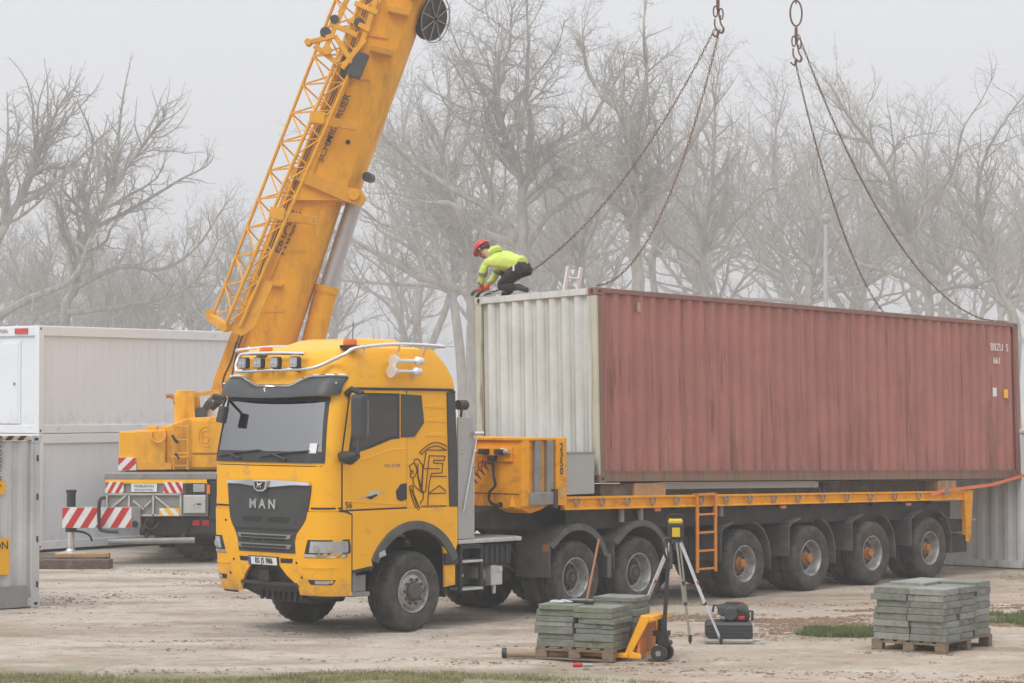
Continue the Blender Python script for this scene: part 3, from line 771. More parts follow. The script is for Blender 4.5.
# bumper
b = MB(); zb_ = [.55,.58,.66,.8,.95,1.1,1.25,1.4,1.52,1.60,1.655]
def bring(z):
    out = [S(v, z, .012) for v in VS]
    return out + [V((-5.10, W+.012, z)), V((-5.10, -.012, z))]
R2 = [bring(z) for z in zb_]; m2 = len(R2[0]); b.v = [tuple(p) for r in R2 for p in r]
for i in range(len(zb_)-1):
    for j in range(m2):
        k = (j+1) % m2; va = VS[j] if j < len(VS) else -1; vb = VS[k] if k < len(VS) else -1
        zc = (zb_[i]+zb_[i+1])/2
        if va >= 0 and vb > va and zc < .93 and va > .45+.0*(zc) and vb < 1.75: continue
        if zc < .66 and (j >= len(VS)-1): pass
        b.f.append((i*m2+j, i*m2+k, (i+1)*m2+k, (i+1)*m2+j)); b.mi.append(0)
b.f.append(tuple(range((len(zb_)-1)*m2, len(zb_)*m2))); b.mi.append(0)
bum = b.build('bumper', YEL, truck, smooth=35, recalc=False)
# yellow cheeks that frame the dark central opening
front_patch([(.96,.44,.86),(.90,.44,.80),(.80,.44,.70),(.68,.44,.56),(.60,.42,.47)], .014, .03, 'bumper_cheek', YEL, bum, 6)
front_patch([(.96,1.36,1.78),(.90,1.42,1.78),(.80,1.52,1.78),(.68,1.62,1.78),(.60,1.70,1.80)], .014, .03, 'bumper_cheek', YEL, bum, 6)
front_patch([(.93,.80,1.42),(.80,.70,1.54),(.66,.54,1.68),(.58,.50,1.72)], -.06, .03, 'lower_opening', BLK, bum, 10)
front_patch([(.71,.56,1.62),(.665,.52,1.66)], .03, .06, 'lower_opening', BLKG, bum, 10)
b = MB(); b.box(-5.66,-5.52,1.0,1.2,.72,.86); b.build('tow_coupling', BLK, bum, bevel=.01)
b = MB(); b.loft([[V((u0,a,z)),V((u0,c,z)),V((-4.7,c,z)),V((-4.7,a,z))] for u0,a,c,z in ((-5.45,.45,1.8,.60),(-5.42,.5,1.5,.50),(-5.25,.55,1.35,.42))])
b.build('skid_plate', CHAS, bum, bevel=.02)
b = MB()
for k in range(8): b.box(-5.47,-5.44,.55+k*.11,.60+k*.11,.46,.58)
b.build('skid_ribs', CHAS, bum)
for s in (0,1):
    rows = [(.575,.0,.42),(.535,.03,.44),(.52,.08,.44)]
    if s: rows = [(z, W-c, W-a) for z, a, c in rows]
    front_patch(rows, .01, .06, 'bumper_lip', BLK, bum, 8)
front_patch([(1.03,.58,.80),(.97,.60,.80)], .018, .01, 'air_slot', INK, bum, 4); front_patch([(1.03,1.42,1.62),(.97,1.42,1.60)], .018, .01, 'air_slot', INK, bum, 4)
# number plate
pl = front_patch([(1.045,.83,1.40),(.925,.83,1.40)], .045, .03, 'number_plate_holder', BLK, truck, 4)
plate = front_patch([(1.035,.84,1.385),(.935,.84,1.385)], .052, .008, 'number_plate', WHT, truck, 4)
front_patch([(1.033,1.335,1.383),(.937,1.335,1.383)], .056, .004, 'euro_band', M_('plate_blue', (.02,.09,.42), .4), plate, 2)
txt_front('BS JS 986', 1.08, .985, .105, INK, 'lettering', .056, .86, plate, .002, .01)
# headlights and fog lamps
for s in (0,1):
    def mir(rows): return [(z, W-c, W-a) for z, a, c in rows] if s else rows
    hl = front_patch(mir([(1.29,-.12,.31),(1.20,-.14,.34),(1.12,-.13,.37),(1.055,-.04,.39)]), .016, .02, 'headlight', BLK, truck, 8)
    front_patch(mir([(1.27,-.08,.26),(1.17,-.09,.28),(1.12,-.07,.29)]), .022, .006, 'lens', LENS, hl, 8)
    for v in (.05,.18):
        v = W-v if s else v; p = S(v,1.185,.02); q_ = S(v,1.185,.034); MB().cyl(p,q_,.045,16).build('reflector', CHR, hl)
    front_patch(mir([(1.10,-.10,.38),(1.075,-.06,.39),(1.06,.0,.38)]), .024, .01, 'daylight_strip', CHR, hl, 8)
    fg = front_patch(mir([(.765,.03,.36),(.70,.06,.33)]), .016, .02, 'fog_lamp', BLK, truck, 6)
    front_patch(mir([(.755,.06,.24),(.71,.09,.24)]), .022, .006, 'lens', LENS, fg, 4)
for v, z in ((.52,1.5),(.52,.98),(.45,.79),(1.9,1.5),(1.75,.98),(1.85,.79)): MB().cyl(S(v,z,.01), S(v,z,.024), .014, 8).build('bolt', INK, bum)
# mouldings on bumper
for s in (0,1):
    rows = [(.935,.02,.44),(.915,.02,.44)]
    if s: rows = [(z,W-c,W-a) for z,a,c in rows]
    front_patch(rows, .022, .012, 'crease', YEL, bum, 8)

# sides (near side v = 0; far side mirrored)
def sidept(s, u, z, off=0): return (u, -off if not s else W+off, z)
def side_prism(s, poly, off, thick, name, mat, parent, bevel=0):
    y0, y1 = (-off, -off+thick) if not s else (W+off-thick, W+off)
    return MB().prism(poly, y0, y1).build(name, mat, parent, bevel=bevel)
ARC = [(-3.93 + r_*cos(a), .55 + r_*sin(a)) for r_, a in [(.90, RAD(140 - k*10)) for k in range(12)]]
for s in (0,1):
    # door
    door = side_prism(s, [(-5.27,1.68),(-5.27,2.4),(-5.12,3.245),(-4.20,3.245),(-4.08,3.2),(-4.08,1.68)], .012, .02, 'door', YEL, truck, .006)
    side_prism(s, [(-4.085,1.66),(-4.085,3.25),(-4.072,3.25),(-4.072,1.66)], .006, .01, 'panel_gap', INK, door)
    side_prism(s, [(-5.29,1.66),(-5.29,2.42),(-5.14,3.25),(-5.12,3.25),(-5.27,2.42),(-5.27,1.66)], .006, .01, 'panel_gap', INK, door)
    side_prism(s, [(-5.27,1.655),(-4.08,1.655),(-4.08,1.675),(-5.27,1.675)], .006, .01, 'panel_gap', INK, door)
    side_prism(s, [(-5.17,2.44),(-5.03,3.215),(-4.22,3.205),(-4.22,2.60),(-4.37,2.59),(-4.76,2.48),(-5.0,2.425)], .017, .01, 'window_frame', BLK, door, .004)
    side_prism(s, [(-5.12,2.50),(-5.0,3.17),(-4.28,3.165),(-4.28,2.64),(-4.40,2.63),(-4.77,2.52),(-5.0,2.47)], .021, .006, 'window', GLS, door)
    side_prism(s, [(-4.20,2.61),(-4.20,3.20),(-3.80,3.18),(-3.745,2.81),(-3.93,2.62)], .017, .012, 'quarter_window', GLS, truck, .004)
    hd = side_prism(s, [(-4.27,1.79),(-4.29,1.9),(-4.2,1.99),(-4.09,2.0),(-4.09,1.78),(-4.2,1.76)], .03, .03, 'handle', BLK, door, .012)
    side_prism(s, [(-5.27,1.78),(-4.09,1.70),(-4.09,1.73),(-5.27,1.81)], .018, .012, 'crease', YEL, door, .004)
    side_prism(s, [(-5.27,2.30),(-4.76,2.37),(-4.4,2.46),(-4.09,2.47),(-4.09,2.45),(-4.4,2.44),(-4.76,2.345),(-5.27,2.275)], .018, .012, 'crease', YEL, door, .004)
    # black gutter and rear strip
    side_prism(s, [(-5.04,3.255),(-5.04,3.285),(-3.2,3.275),(-3.14,3.23),(-3.14,3.215),(-3.3,3.24)], .03, .035, 'rain_gutter', BLK, truck, .004)
    side_prism(s, [(-3.295,3.22),(-3.14,3.22),(-3.10,2.4),(-3.08,1.66),(-3.24,1.66),(-3.27,2.5)], .022, .03, 'side_flap', BLKG, truck, .005)
    # raised ribs in sleeper side
    for z in (3.05,2.86,2.66): side_prism(s, [(-3.72,z-.035),(-3.68,z),(-3.32,z+.02),(-3.32,z-.05)], .010, .02, 'crease', YEL, truck, .006)
    # lower side panel with wheel arch
    lp_ = [(-5.10,1.655),(-5.10,1.15),(-5.09,.84),(-4.68,.88),(-4.615,1.04)] + ARC[0:] + [(-3.16,1.13),(-3.08,1.15),(-3.08,1.62),(-3.3,1.65)]
    wing = side_prism(s, [(-5.10,1.655),(-5.10,.84),(-4.72,.88)] + [(-3.93+.93*cos(RAD(a)), .55+.93*sin(RAD(a))) for a in range(150, 29, -10)] + [(-3.08,1.15),(-3.08,1.655)], .012, .05, 'wing_panel', YEL, truck, .008)
    side_prism(s, [(-3.93+.94*cos(RAD(a)), .55+.94*sin(RAD(a))) for a in range(152, 25, -7)] + [(-3.93+.80*cos(RAD(a)), .55+.82*sin(RAD(a))) for a in range(25, 152, 7)], .035, .07, 'wheel_arch_trim', FEND, wing, .01)
    side_prism(s, [(-3.32,.56),(-3.32,1.0),(-3.38,1.24),(-3.24,1.16),(-3.12,1.14),(-3.12,.58)], .005, .05, 'mudguard_rear', YEL, wing, .008)
    side_prism(s, [(-3.34,.86),(-3.34,1.02),(-3.1,1.02),(-3.06,.86)], .03, .05, 'mudguard_bracket', BLK, wing, .01)
    side_prism(s, [(-5.10,.84),(-5.10,.88),(-4.70,.925),(-4.72,.88)], .02, .05, 'sill_strip', BLK, wing)
    side_prism(s, [(-5.115,.60),(-5.115,1.62),(-5.10,1.62),(-5.10,.60)], .016, .02, 'panel_gap', INK, wing)
    side_prism(s, [(-5.33,1.655),(-5.33,1.68),(-5.22,1.67),(-5.10,1.62),(-5.10,1.60),(-5.24,1.645)], .016, .02, 'panel_gap', INK, wing)
    # inner liner of the arch
    b = MB(); rr = []
    y0, y1 = (.03,.62) if not s else (W-.62, W-.03)
    for a in range(160, 5, -8):
        c, d_ = cos(RAD(a)), sin(RAD(a)); rr.append([V((-3.93+.82*c, y0, .55+.84*d_)), V((-3.93+.82*c, y1, .55+.84*d_)), V((-3.93+.86*c, y1, .55+.88*d_)), V((-3.93+.86*c, y0, .55+.88*d_))])
    b.loft(rr); b.build('arch_liner', CHAS, wing)
    b = MB(); b.box(-3.30,-3.26,y0,y1,.42,.62); b.build('mud_flap', CHAS, wing)
    # side marker
    side_prism(s, [(-4.63,1.02),(-4.63,1.09),(-4.52,1.12),(-4.50,1.05)], .05, .03, 'side_marker_lamp', LENS, wing, .006)
    # entry step under door
    b = MB(); yy0, yy1 = (.04,.45) if not s else (W-.45, W-.04)
    b.box(-5.05,-4.72,yy0,yy1,.52,.58); b.box(-5.05,-4.98,yy0,yy1,.58,.86); b.box(-4.98,-4.74,yy0+.06,yy0+.12,.58,.80); b.build('entry_step', STEEL, truck, bevel=.01)
# decals on the near side
def side_text(s, u, z, size, mat, name, parent, sx=1, off=.018, rot=0):
    x = V((cos(rot),0,sin(rot))); y = V((-sin(rot),0,cos(rot)))
    return text(s, size, frame((u,-off,z), x, y), mat, parent, name, .002, sx=sx)
doors = [o for o in truck.children if o.name.startswith('door')]
side_text('56', -5.17, 1.735, .125, INK, 'lettering', truck, 1, .02)
side_text('TGX 35.580', -4.36, 2.24, .06, GREYL, 'lettering', doors[0], 1.0, .016)
b = MB()
b.prism([(-5.05,1.80),(-4.86,1.835),(-4.76,1.80),(-4.66,1.86),(-4.50,1.895),(-4.62,1.91),(-4.70,1.905),(-4.70,1.94),(-4.76,1.90),(-4.84,1.855)], -.018, -.014); b.build('lion_decal', ALU, doors[0])
b = MB(); b.prism([(-4.86,1.835),(-4.76,1.80),(-4.64,1.85),(-4.66,1.87),(-4.78,1.845)], -.021, -.018); b.build('lion_decal', INK, doors[0])
lines = [
 [(-3.83,2.41),(-3.71,2.48),(-3.62,2.52),(-3.52,2.54),(-3.44,2.53),(-3.36,2.51),(-3.29,2.475)],
 [(-3.79,2.38),(-3.68,2.45),(-3.60,2.48),(-3.52,2.49),(-3.45,2.485),(-3.38,2.46),(-3.30,2.43)], [(-3.83,2.41),(-3.79,2.38)],
 [(-3.71,2.44),(-3.30,2.43)], [(-3.70,2.42),(-3.76,2.17),(-3.78,1.88)], [(-3.64,2.36),(-3.71,1.88)],
 [(-3.67,1.69),(-3.65,1.94),(-3.60,2.12),(-3.39,2.12),(-3.37,2.25),(-3.56,2.26),(-3.55,2.30),(-3.35,2.29),(-3.33,2.35),(-3.64,2.36)],
 [(-3.75,2.19),(-3.44,2.18)], [(-3.61,2.08),(-3.30,2.07)], [(-3.65,1.85),(-3.44,1.95),(-3.31,1.87)], [(-3.65,1.845),(-3.31,1.845)], [(-3.8,1.68),(-3.31,1.67)],
 [(-3.93,2.28),(-3.93,2.31),(-3.86,2.32),(-3.80,2.26),(-3.77,2.21),(-3.79,1.88),(-3.71,1.88)],
 [(-4.03,2.23),(-3.98,2.25),(-3.93,2.27),(-3.90,2.22),(-3.88,2.16),(-3.92,2.09),(-3.97,2.07),(-4.01,2.09),(-4.0,2.15),(-4.03,2.23)], [(-4.0,2.15),(-3.96,2.17),(-3.95,2.13),(-3.99,2.12)],
 [(-4.02,1.95),(-3.96,1.96),(-3.94,1.85),(-3.83,1.66),(-3.89,1.65),(-4.0,1.86),(-4.02,1.95)], [(-3.99,1.92),(-3.86,1.66)],
 [(-3.95,2.08),(-3.94,1.98),(-3.81,1.88),(-3.76,1.88),(-3.76,1.77),(-3.80,1.75),(-3.81,1.71)], [(-3.86,2.26),(-3.86,2.07),(-3.81,1.90)], [(-3.90,2.24),(-3.84,2.05),(-3.79,1.92)]]
b = MB()
for ln in lines:
    sm = catmull([(a, 0, z) for a, z in ln], 3) if len(ln) > 5 and ln is not lines[6] else [V((a,0,z)) for a, z in ln]
    for p, q_ in zip(sm, sm[1:]):
        if (q_-p).length > 1e-4: b.beam(p + V((0,-.009,0)), q_ + V((0,-.009,0)), .006, .013, (0,0,1) if abs((q_-p).normalized().z) < .9 else (1,0,0))
b.build('emblem_outline', INKB, truck)

# mirrors
for s in (0,):
    sg = -1 if not s else 1; y = lambda d_: (0 if not s else W) + sg*d_
    mr = MB(); mr.tube([V((-5.18,y(-.01),3.20)), V((-5.24,y(.14),3.26)), V((-5.24,y(.34),3.20))], [.045,.04,.035], 8); arm = mr.build('mirror_arm', BLK, truck, smooth=True)
    b = MB(); u0 = -5.24
    b.loft([[V((u0+a*f, y(.17+c*1.0 if True else 0), z)) for a, c in ((-.07,.02),(-.05,.20),(.05,.22),(.09,.18),(.09,.03),(.05,0))] for z, f in ((2.60,.7),(2.66,1),(3.0,1.05),(3.14,1),(3.19,.7))])
    hs_ = b.build('mirror_housing', BLKG, truck, bevel=.02)
    b = MB(); b.box(u0+.088,u0+.096,min(y(.2),y(.35)),max(y(.2),y(.35)),2.68,3.12); b.build('mirror_glass', CHR, hs_)
    b = MB(); pts = [V((-5.30,y(.0),2.40)), V((-5.34,y(.10),2.37)), V((-5.36,y(.24),2.36)), V((-5.34,y(.36),2.40))]
    b.tube(pts, [.045,.085,.09,.05], 10); b.tube([pts[3], V((-5.26,y(.30),2.62))], .025, 6); b.build('wide_angle_mirror', BLK, truck, smooth=True)
b = MB(); b.tube([S(2.24,3.14,.05), S(2.28,3.16,.22), S(2.34,3.12,.30)+V((0,.07,0)), S(2.36,3.0,.30)+V((0,.22,0))], [.03,.05,.065,.04], 8); b.build('front_mirror', BLK, truck, smooth=True)
b = MB(); b.tube([S(2.16,3.13,.04), S(2.02,3.04,.16), S(1.93,2.98,.2)], .02, 6); b.tube([S(1.93,3.02,.2), S(1.93,2.82,.2)], [.07,.075], 10); b.build('front_mirror', BLK, truck, smooth=True)

# light bar and roof rails
def pipe(pts, name, r=.028): 
    return MB().tube(catmull(pts, 4), r, 10).build(name, CHR, truck, smooth=True)
fz = lambda v, z, o_=.12: S(v, z, o_)
bar = pipe([fz(.62,3.73),fz(1.2,3.745),fz(1.84,3.74),fz(1.93,3.71),fz(1.95,3.62),fz(1.93,3.53),fz(1.84,3.505),fz(1.2,3.515),fz(.62,3.525),fz(.40,3.54),fz(.22,3.62,.10)+V((.04,0,0)),V((-5.22,.0,3.72)),V((-5.05,-.01,3.80)),V((-4.4,.0,3.86)),V((-3.8,.0,3.865)),V((-3.34,.0,3.85))], 'light_bar_tube', .026)
pipe([V((-5.08,W,3.80)),V((-4.4,W,3.86)),V((-3.8,W,3.865)),V((-3.34,W,3.85))], 'roof_rail', .026)
for u in (-4.85,-4.2,-3.7):
    for v in (.0, W): MB().cyl((u, v+(.06 if v < 1 else -.06), 3.70),(u, v, 3.86),.015,6).build('rail_foot', CHR, truck)
for v in (.75,1.25,1.75): MB().cyl(fz(v,3.50,-.02), fz(v,3.52), .018, 6).build('rail_foot', BLK, truck)
for v in (1.735, 1.405, 1.07, .71):
    c = fz(v, 3.615, .15); b = MB(); b.prism([(-.085,-.045),(-.065,-.075),(.065,-.075),(.085,-.045),(.085,.055),(.065,.08),(-.065,.08),(-.085,.055)], 0, .07, 'yz')
    lm = b.build('spotlight', BLK, truck, bevel=.01, fn=lambda p: V((p.x-.035,p.y,p.z))+c)
    b = MB(); b.prism([(-.07,-.04),(-.055,-.062),(.055,-.062),(.07,-.04),(.07,.045),(.055,.066),(-.055,.066),(-.07,.045)], -.042, -.036, 'yz'); b.build('lens', LENS, lm, fn=lambda p: p+c)
    b = MB()
    for dy in (-.032,.032): b.cyl(c+V((-.043,dy,0)), c+V((-.048,dy,0)), .022, 12)
    b.build('bulb', CHR, lm)
for u, v, z in ((-5.20,1.56,3.755),(-5.0,.14,3.845)):
    bc = MB().box(u-.10,u+.10,v-.10,v+.10,z-.05,z).build('beacon_base', BLK, truck, bevel=.01)
    b = MB(); b.lathe([(.0,0),(.09,0),(.095,.03),(.085,.075),(0,.085)], 16, Matrix.Translation((u,v,z)) @ Matrix.Rotation(RAD(90),4,'X')); b.build('beacon', AMB, truck, smooth=True)
MB().tube([(-4.9,.2,3.86),(-4.88,.2,4.15)], .006, 5).build('antenna', BLK, truck)
HORN = M_('polished_horn_metal', (.72,.72,.72), .28, .35, var=.03)
for u, z in ((-4.43,3.64),(-4.47,3.50)):
    b = MB(); yv = -.03; b.tube([(u,yv-.06,z),(u+.03,yv-.06,z),(u+.09,yv-.06,z),(u+.14,yv-.06,z),(u+.42,yv-.06,z)], [.088,.085,.055,.028,.024], 14)
    b.tube([(u+.42,yv-.06,z),(u+.46,yv-.06,z),(u+.55,yv-.06,z)], [.025,.065,.055], 12); b.cyl((u+.1,yv-.06,z),(u+.1,.08,z),.014,6); b.cyl((u+.46,yv-.06,z),(u+.46,.08,z),.014,6)
    b.build('air_horn', HORN, truck, smooth=35)

# chassis
b = MB()
for v in (.78, 1.58): b.box(-4.95,1.75,v,v+.09,.72,1.0)
for u in (-4.9,-4.3,-3.2,-2.2,-1.2,.2,1.65): b.box(u-.06,u+.06,.87,1.58,.76,.96)
b.build('chassis_frame', CHAS, truck)
b = MB(); b.box(-4.8,-3.5,.75,1.7,.55,1.6); b.box(-4.2,-3.2,.87,1.6,.5,1.2); b.build('engine', CHAS, truck, bevel=.03)
b = MB(); 
for u in (-3.93,-2.47,-.51,.95): b.cyl((u,.1,.535),(u,W-.1,.535),.09,12)
for u in (-.51,.95): b.tube([(u,.9,.535),(u,1.1,.535),(u,1.22,.535),(u,1.34,.535),(u,1.54,.535)],[.09,.2,.24,.2,.09],14)
b.build('axle', CHAS, truck)
put_wheel('steer', truck, -3.93, 0, spin=.2); put_wheel('steer', truck, -3.93, W+.02, flip=True, spin=.5)
for u, sp in ((-.51,.4),(.95,1.1)):
    put_wheel('drive', truck, u, .03, spin=sp); put_wheel('drive', truck, u, W-.01, flip=True, spin=sp)
# trailing axle on the far side, showing under the chassis
put_wheel('steer', truck, -2.47, W+.02, flip=True, spin=.9) if False else None
b = MB(); b.box(-3.05,-1.72,1.75,W-.02,.42,1.05); b.build('far_fuel_tank', ALU, truck, bevel=.06)
# near side equipment between the axles
b = MB()
for x in (-3.02,-2.60): b.box(x,x+.05,.0,.05,.46,1.12)
b.box(-3.02,-2.55,.0,.30,1.06,1.12); st = b.build('step_frame', BLK, truck, bevel=.006)
for z in (.87,.49): MB().box(-2.98,-2.57,-.02,.24,z,z+.035).build('step_tread', ALU, st, bevel=.006)
MB().box(-2.96,-2.60,.22,.26,.55,1.04).build('step_back', CHAS, st)
MB().cyl((-2.78,-.0+.21,.68),(-2.78,.19,.68),.03,10).build('step_lamp', WHT, st)
b = MB(); b.box(-2.55,-1.85,.10,.62,.80,1.10); b.build('battery_box', CHAS, truck, bevel=.02)
b = MB()
for k in range(6): b.box(-2.52+k*.11,-2.49+k*.11,.085,.10,.83,1.07)
b.build('battery_box_ribs', BLKG, truck)
b = MB(); b.tube([(-2.50,.33,.66),(-2.48,.33,.66),(-2.44,.33,.66),(-2.0,.33,.66),(-1.96,.33,.66),(-1.93,.33,.66)],[.05,.13,.17,.17,.13,.05],20); b.build('air_tank', STEEL, truck, smooth=40)
b = MB(); b.box(-2.30,-2.06,.08,.26,.52,.80); b.cyl((-2.2,.12,.52),(-2.2,.12,.40),.03,8); b.cyl((-2.12,.06,.74),(-2.12,.2,.74),.05,10); b.build('valve_block', ALU, truck, bevel=.015)
b = MB()
b.tube(catmull([(-2.0,.12,.9),(-1.85,.1,1.0),(-1.75,.14,.9),(-1.7,.2,.8)],4), .014, 6); b.tube(catmull([(-2.3,.1,.82),(-2.0,.07,.78),(-1.8,.1,.7)],4), .012, 6)
b.build('air_hose', BLK, truck)
b = MB(); b.box(-1.80,-1.20,.7,.78,.5,1.1); b.build('chassis_side', CHAS, truck)
# aluminium catwalk behind the cab
b = MB(); b.box(-3.05,-1.74,.0,W,1.13,1.19); cw = b.build('catwalk', ALU, truck, bevel=.012)
b = MB()
for k in range(26): b.box(-3.0+k*.048,-2.985+k*.048,.04,W-.04,1.192,1.198)
b.build('tread_ribs', ALU, cw)
# perforated aluminium wing plates behind the cab
def perf_mat():
    m, t, b_ = nt('perforated_aluminium'); tc = N(t,'ShaderNodeTexCoord'); 
    w1 = N(t,'ShaderNodeTexChecker'); w1.inputs['Scale'].default_value = 34; t.links.new(tc.outputs['Object'], w1.inputs['Vector'])
    c = mixc(t, w1.outputs['Fac'], (.50,.49,.47), (.34,.33,.32)); t.links.new(c, b_.inputs['Base Color'])
    b_.inputs['Metallic'].default_value = .4; b_.inputs['Roughness'].default_value = .5; bump(t, b_, w1.outputs['Fac'], .4, .004); return m
PERF = perf_mat()
for v in (0, W-.03):
    w_ = MB().box(-3.06,-2.74,v,v+.03,1.20,2.88).build('wing_plate', PERF, truck, bevel=.006)
    MB().box(-2.755,-2.735,v-.004,v+.034,1.19,2.89).build('wing_plate_edge', ALU, w_)
b = MB(); b.box(-3.0,-2.85,.15,W-.15,1.25,2.2); b.build('rear_equipment_rack', CHAS, truck, bevel=.02)
b = MB(); b.tube([(-2.98,-.02,1.58),(-2.70,-.02,2.62)], .014, 6); b.cyl((-2.80,-.05,2.66),(-2.62,-.05,2.66),.03,8); b.build('grab_rod', CHR, truck)
b = MB(); b.tube([(-2.9,.1,2.88),(-2.88,.1,3.0)],.02,6); b.tube([(-2.96,.1,3.05),(-2.80,.1,3.05)],.07,10); b.build('work_lamp', BLK, truck)
# rear mudguards of the tractor: shell with a turned-down outer lip
def fender(parent, u, R_=.66, w=.64, a0=150, a1=20, skirt=.56, rear=.62, mat=FEND, far=False, name='mudguard', front_u=None, lip=.07):
    y0, y1 = (0.0, w) if not far else (W-w, W)
    fu = front_u if front_u is not None else u-R_
    prof = [(fu, skirt), (fu, 1.02)]
    prof += [(u + R_*cos(RAD(a))*1.0, .60 + R_*sin(RAD(a))) for a in range(a0, a1, -10)]
    if rear: prof += [(u+R_+.02, .85), (u+R_+.03, rear)]
    b = MB(); rr = []
    for i, (a, z) in enumerate(prof):
        d_ = V((a-u, 0, z-.55)).normalized()*.012
        rr.append([V((a, y0, z)), V((a, y1, z)), V((a+d_.x, y1, z+d_.z)), V((a+d_.x, y0, z+d_.z))])
    b.loft(rr); o = b.build(name, mat, parent, smooth=30)
    b = MB(); rr = []; yl = y0 if not far else y1; e = -.008 if not far else .008
    for i, (a, z) in enumerate(prof[1:]):
        d_ = V((a-u, 0, z-.55)).normalized()
        rr.append([V((a+d_.x*.022, yl+e, z+d_.z*.022)), V((a-d_.x*lip, yl+e, z-d_.z*lip)), V((a-d_.x*lip, yl-e, z-d_.z*lip)), V((a+d_.x*.022, yl-e, z+d_.z*.022))])
    b.loft(rr); b.build('mudguard_lip', mat, o, smooth=30)
    return o
for far in (False, True):
    f1 = fender(truck, -.51, .70, .66, 130, 10, .56, .50, front_u=-1.12, far=far)
    fender(truck, .95, .70, .66, 130, 10, .60, .55, front_u=.32, far=far)
    y0 = 0 if not far else W-.66
    b = MB(); b.box(-1.135,-1.12,y0+.02,y0+.64,.56,1.04); b.build('mudguard_front', FEND, f1)
    if not far: MB().box(-1.145,-1.135,y0+.03,y0+.13,.94,1.04).build('side_marker_lamp', M_('dull_amber', (.45,.14,.03), .4), f1)
# fifth wheel
b = MB(); b.cyl((.2,1.22,1.08),(.2,1.22,1.16),.5,24); b.box(-.4,.8,.9,1.55,.98,1.08); b.build('fifth_wheel', CHAS, truck)
# coiled air lines to the trailer
def coil(p0, p1, turns, r, wr, sag=.15):
    pts = []; p0, p1 = V(p0), V(p1); n = turns*10
    d = (p1-p0).normalized(); a = d.orthogonal().normalized(); b_ = d.cross(a)
    for i in range(n+1):
        t = i/n; c = p0.lerp(p1, t) - V((0,0,sag*4*t*(1-t))); an = 2*pi*turns*t; pts.append(c + (a*cos(an)+b_*sin(an))*r)
    return MB().tube(pts, wr, 5)
coil((-1.76,.60,2.22),(-2.6,1.05,1.55), 16, .06, .009, .10).build('coiled_air_line', BLK, truck)
coil((-1.76,.66,2.24),(-2.6,1.15,1.60), 16, .055, .009, .05).build('coiled_air_line', M_('red_air_line', (.35,.03,.02), .5), truck)
# ------------------------------------------------------------------ low loader trailer
trailer = thing('platform_trailer', 'long four-axle platform trailer with yellow edge beam and headboard under the red container', 'trailer', O, YAW)
SH = .0195; DT = 1.705
def tilt(p): return V((p.x, p.y, p.z - SH*p.x))
b = MB(); b.box(-.80,10.42,0.06,2.44,DT-.05,DT-.012); b.build('deck', M_('deck_planks', (.09,.07,.055), .9, var=.3, scale=5, stretch=(1,8,1), bmp=.3), trailer, fn=tilt)
for v0, v1 in ((0.0,.06),(2.44,2.50)):
    sg = 1 if v0 == 0 else -1; vo = 0.0 if sg == 1 else 2.5
    b = MB(); prof = [(0,0),(0,-.035),(.03*sg,-.045),(.03*sg,-.165),(-.004*sg,-.175),(-.004*sg,-.195),(.09*sg,-.195),(.09*sg,0)]
    n = 1
    b.loft([[V((u, vo+a, DT+z*(1-.018*max(u,0)))) for a, z in prof] for u in (-.80,10.42)])
    eb = b.build('edge_beam', TYEL, trailer, fn=tilt, bevel=.004)
    if sg == 1:
        for u in [-.55,.02,.62,1.22,1.8,2.42,3.05,3.68,4.33,5.0,5.7,6.4,7.1,7.85,8.6]:
            rb = MB(); rb.tube([(u+.052*cos(a), -.014-.012*sin(a), DT-.085+.060*sin(a)) for a in [2*pi*k/16 for k in range(16)]], .011, 6, True)
            rb.box(u-.03,u+.03,-.012,.03,DT-.055,DT-.025); rb.build('lashing_ring', STEEL, eb, fn=tilt)
        for u in (1.35, 4.6, 8.3): MB().box(u-.07,u+.07,-.006,.02,DT-.24,DT-.197).build('side_marker_lamp', M_('dull_orange_lens', (.5,.16,.05), .4), eb, fn=tilt)
b = MB()
for v in (.55, 1.85): b.box(.3,9.9,v,v+.14,1.05,DT-.06)
for u in [1+ .9*k for k in range(10)]: b.box(u,u+.09,.08,2.42,DT-.22,DT-.06)
b.build('main_frame', CHAS, trailer, fn=tilt)
b = MB()
for v in (.16, 2.30): b.box(-.6,9.9,v,v+.04,1.22,DT-.19)
b.build('side_skirt', CHAS, trailer, fn=tilt)
for u in (.6,1.05,2.9,3.05): MB().cyl((u,.10,1.30),(u,.10,1.50),.045,8).build('air_fitting', STEEL, trailer)
# gooseneck headboard
NB = [(-1.70,1.57),(-1.70,2.54),(-.80,2.53),(-.80,1.70),(-.95,1.66),(-1.25,1.55),(-1.50,1.50)]
hb = MB().prism(NB, .05, 2.45).build('headboard', TYEL, trailer, bevel=.012)
b = MB(); b.box(-1.72,-1.58,-.005,.06,1.60,2.56); b.build('corner_post', TYEL, hb, bevel=.01); b = MB(); b.box(-1.02,-.80,-.03,.06,1.60,2.57); b.build('flange_post', TYEL, hb, bevel=.008)
MB().box(-1.74,-.80,-.01,2.5,2.54,2.58).build('top_rail', TYEL, hb, bevel=.008)
for u in (-1.46,-1.20): 
    MB().box(u,u+.14,-.015,.055,1.62,2.535).build('stake_post', STEEL, hb, bevel=.012)
b = MB(); b.box(-1.60,-1.06,-.06,.05,1.62,1.80); br = b.build('stake_bracket', STEEL, hb, bevel=.008)
b = MB(); b.box(-1.12,-1.04,-.075,.0,1.57,1.84); 
for z in (1.65,1.75): b.cyl((-1.08,-.08,z),(-1.08,-.02,z),.02,8)
b.build('latch', BLKG, hb)
for k, ch in enumerate('2350'): text(ch, .15, frame((-.92,-.036,2.44-.118*k), (1,0,0), (0,0,1)), INK, hb, 'lettering', .002, bold=.01)
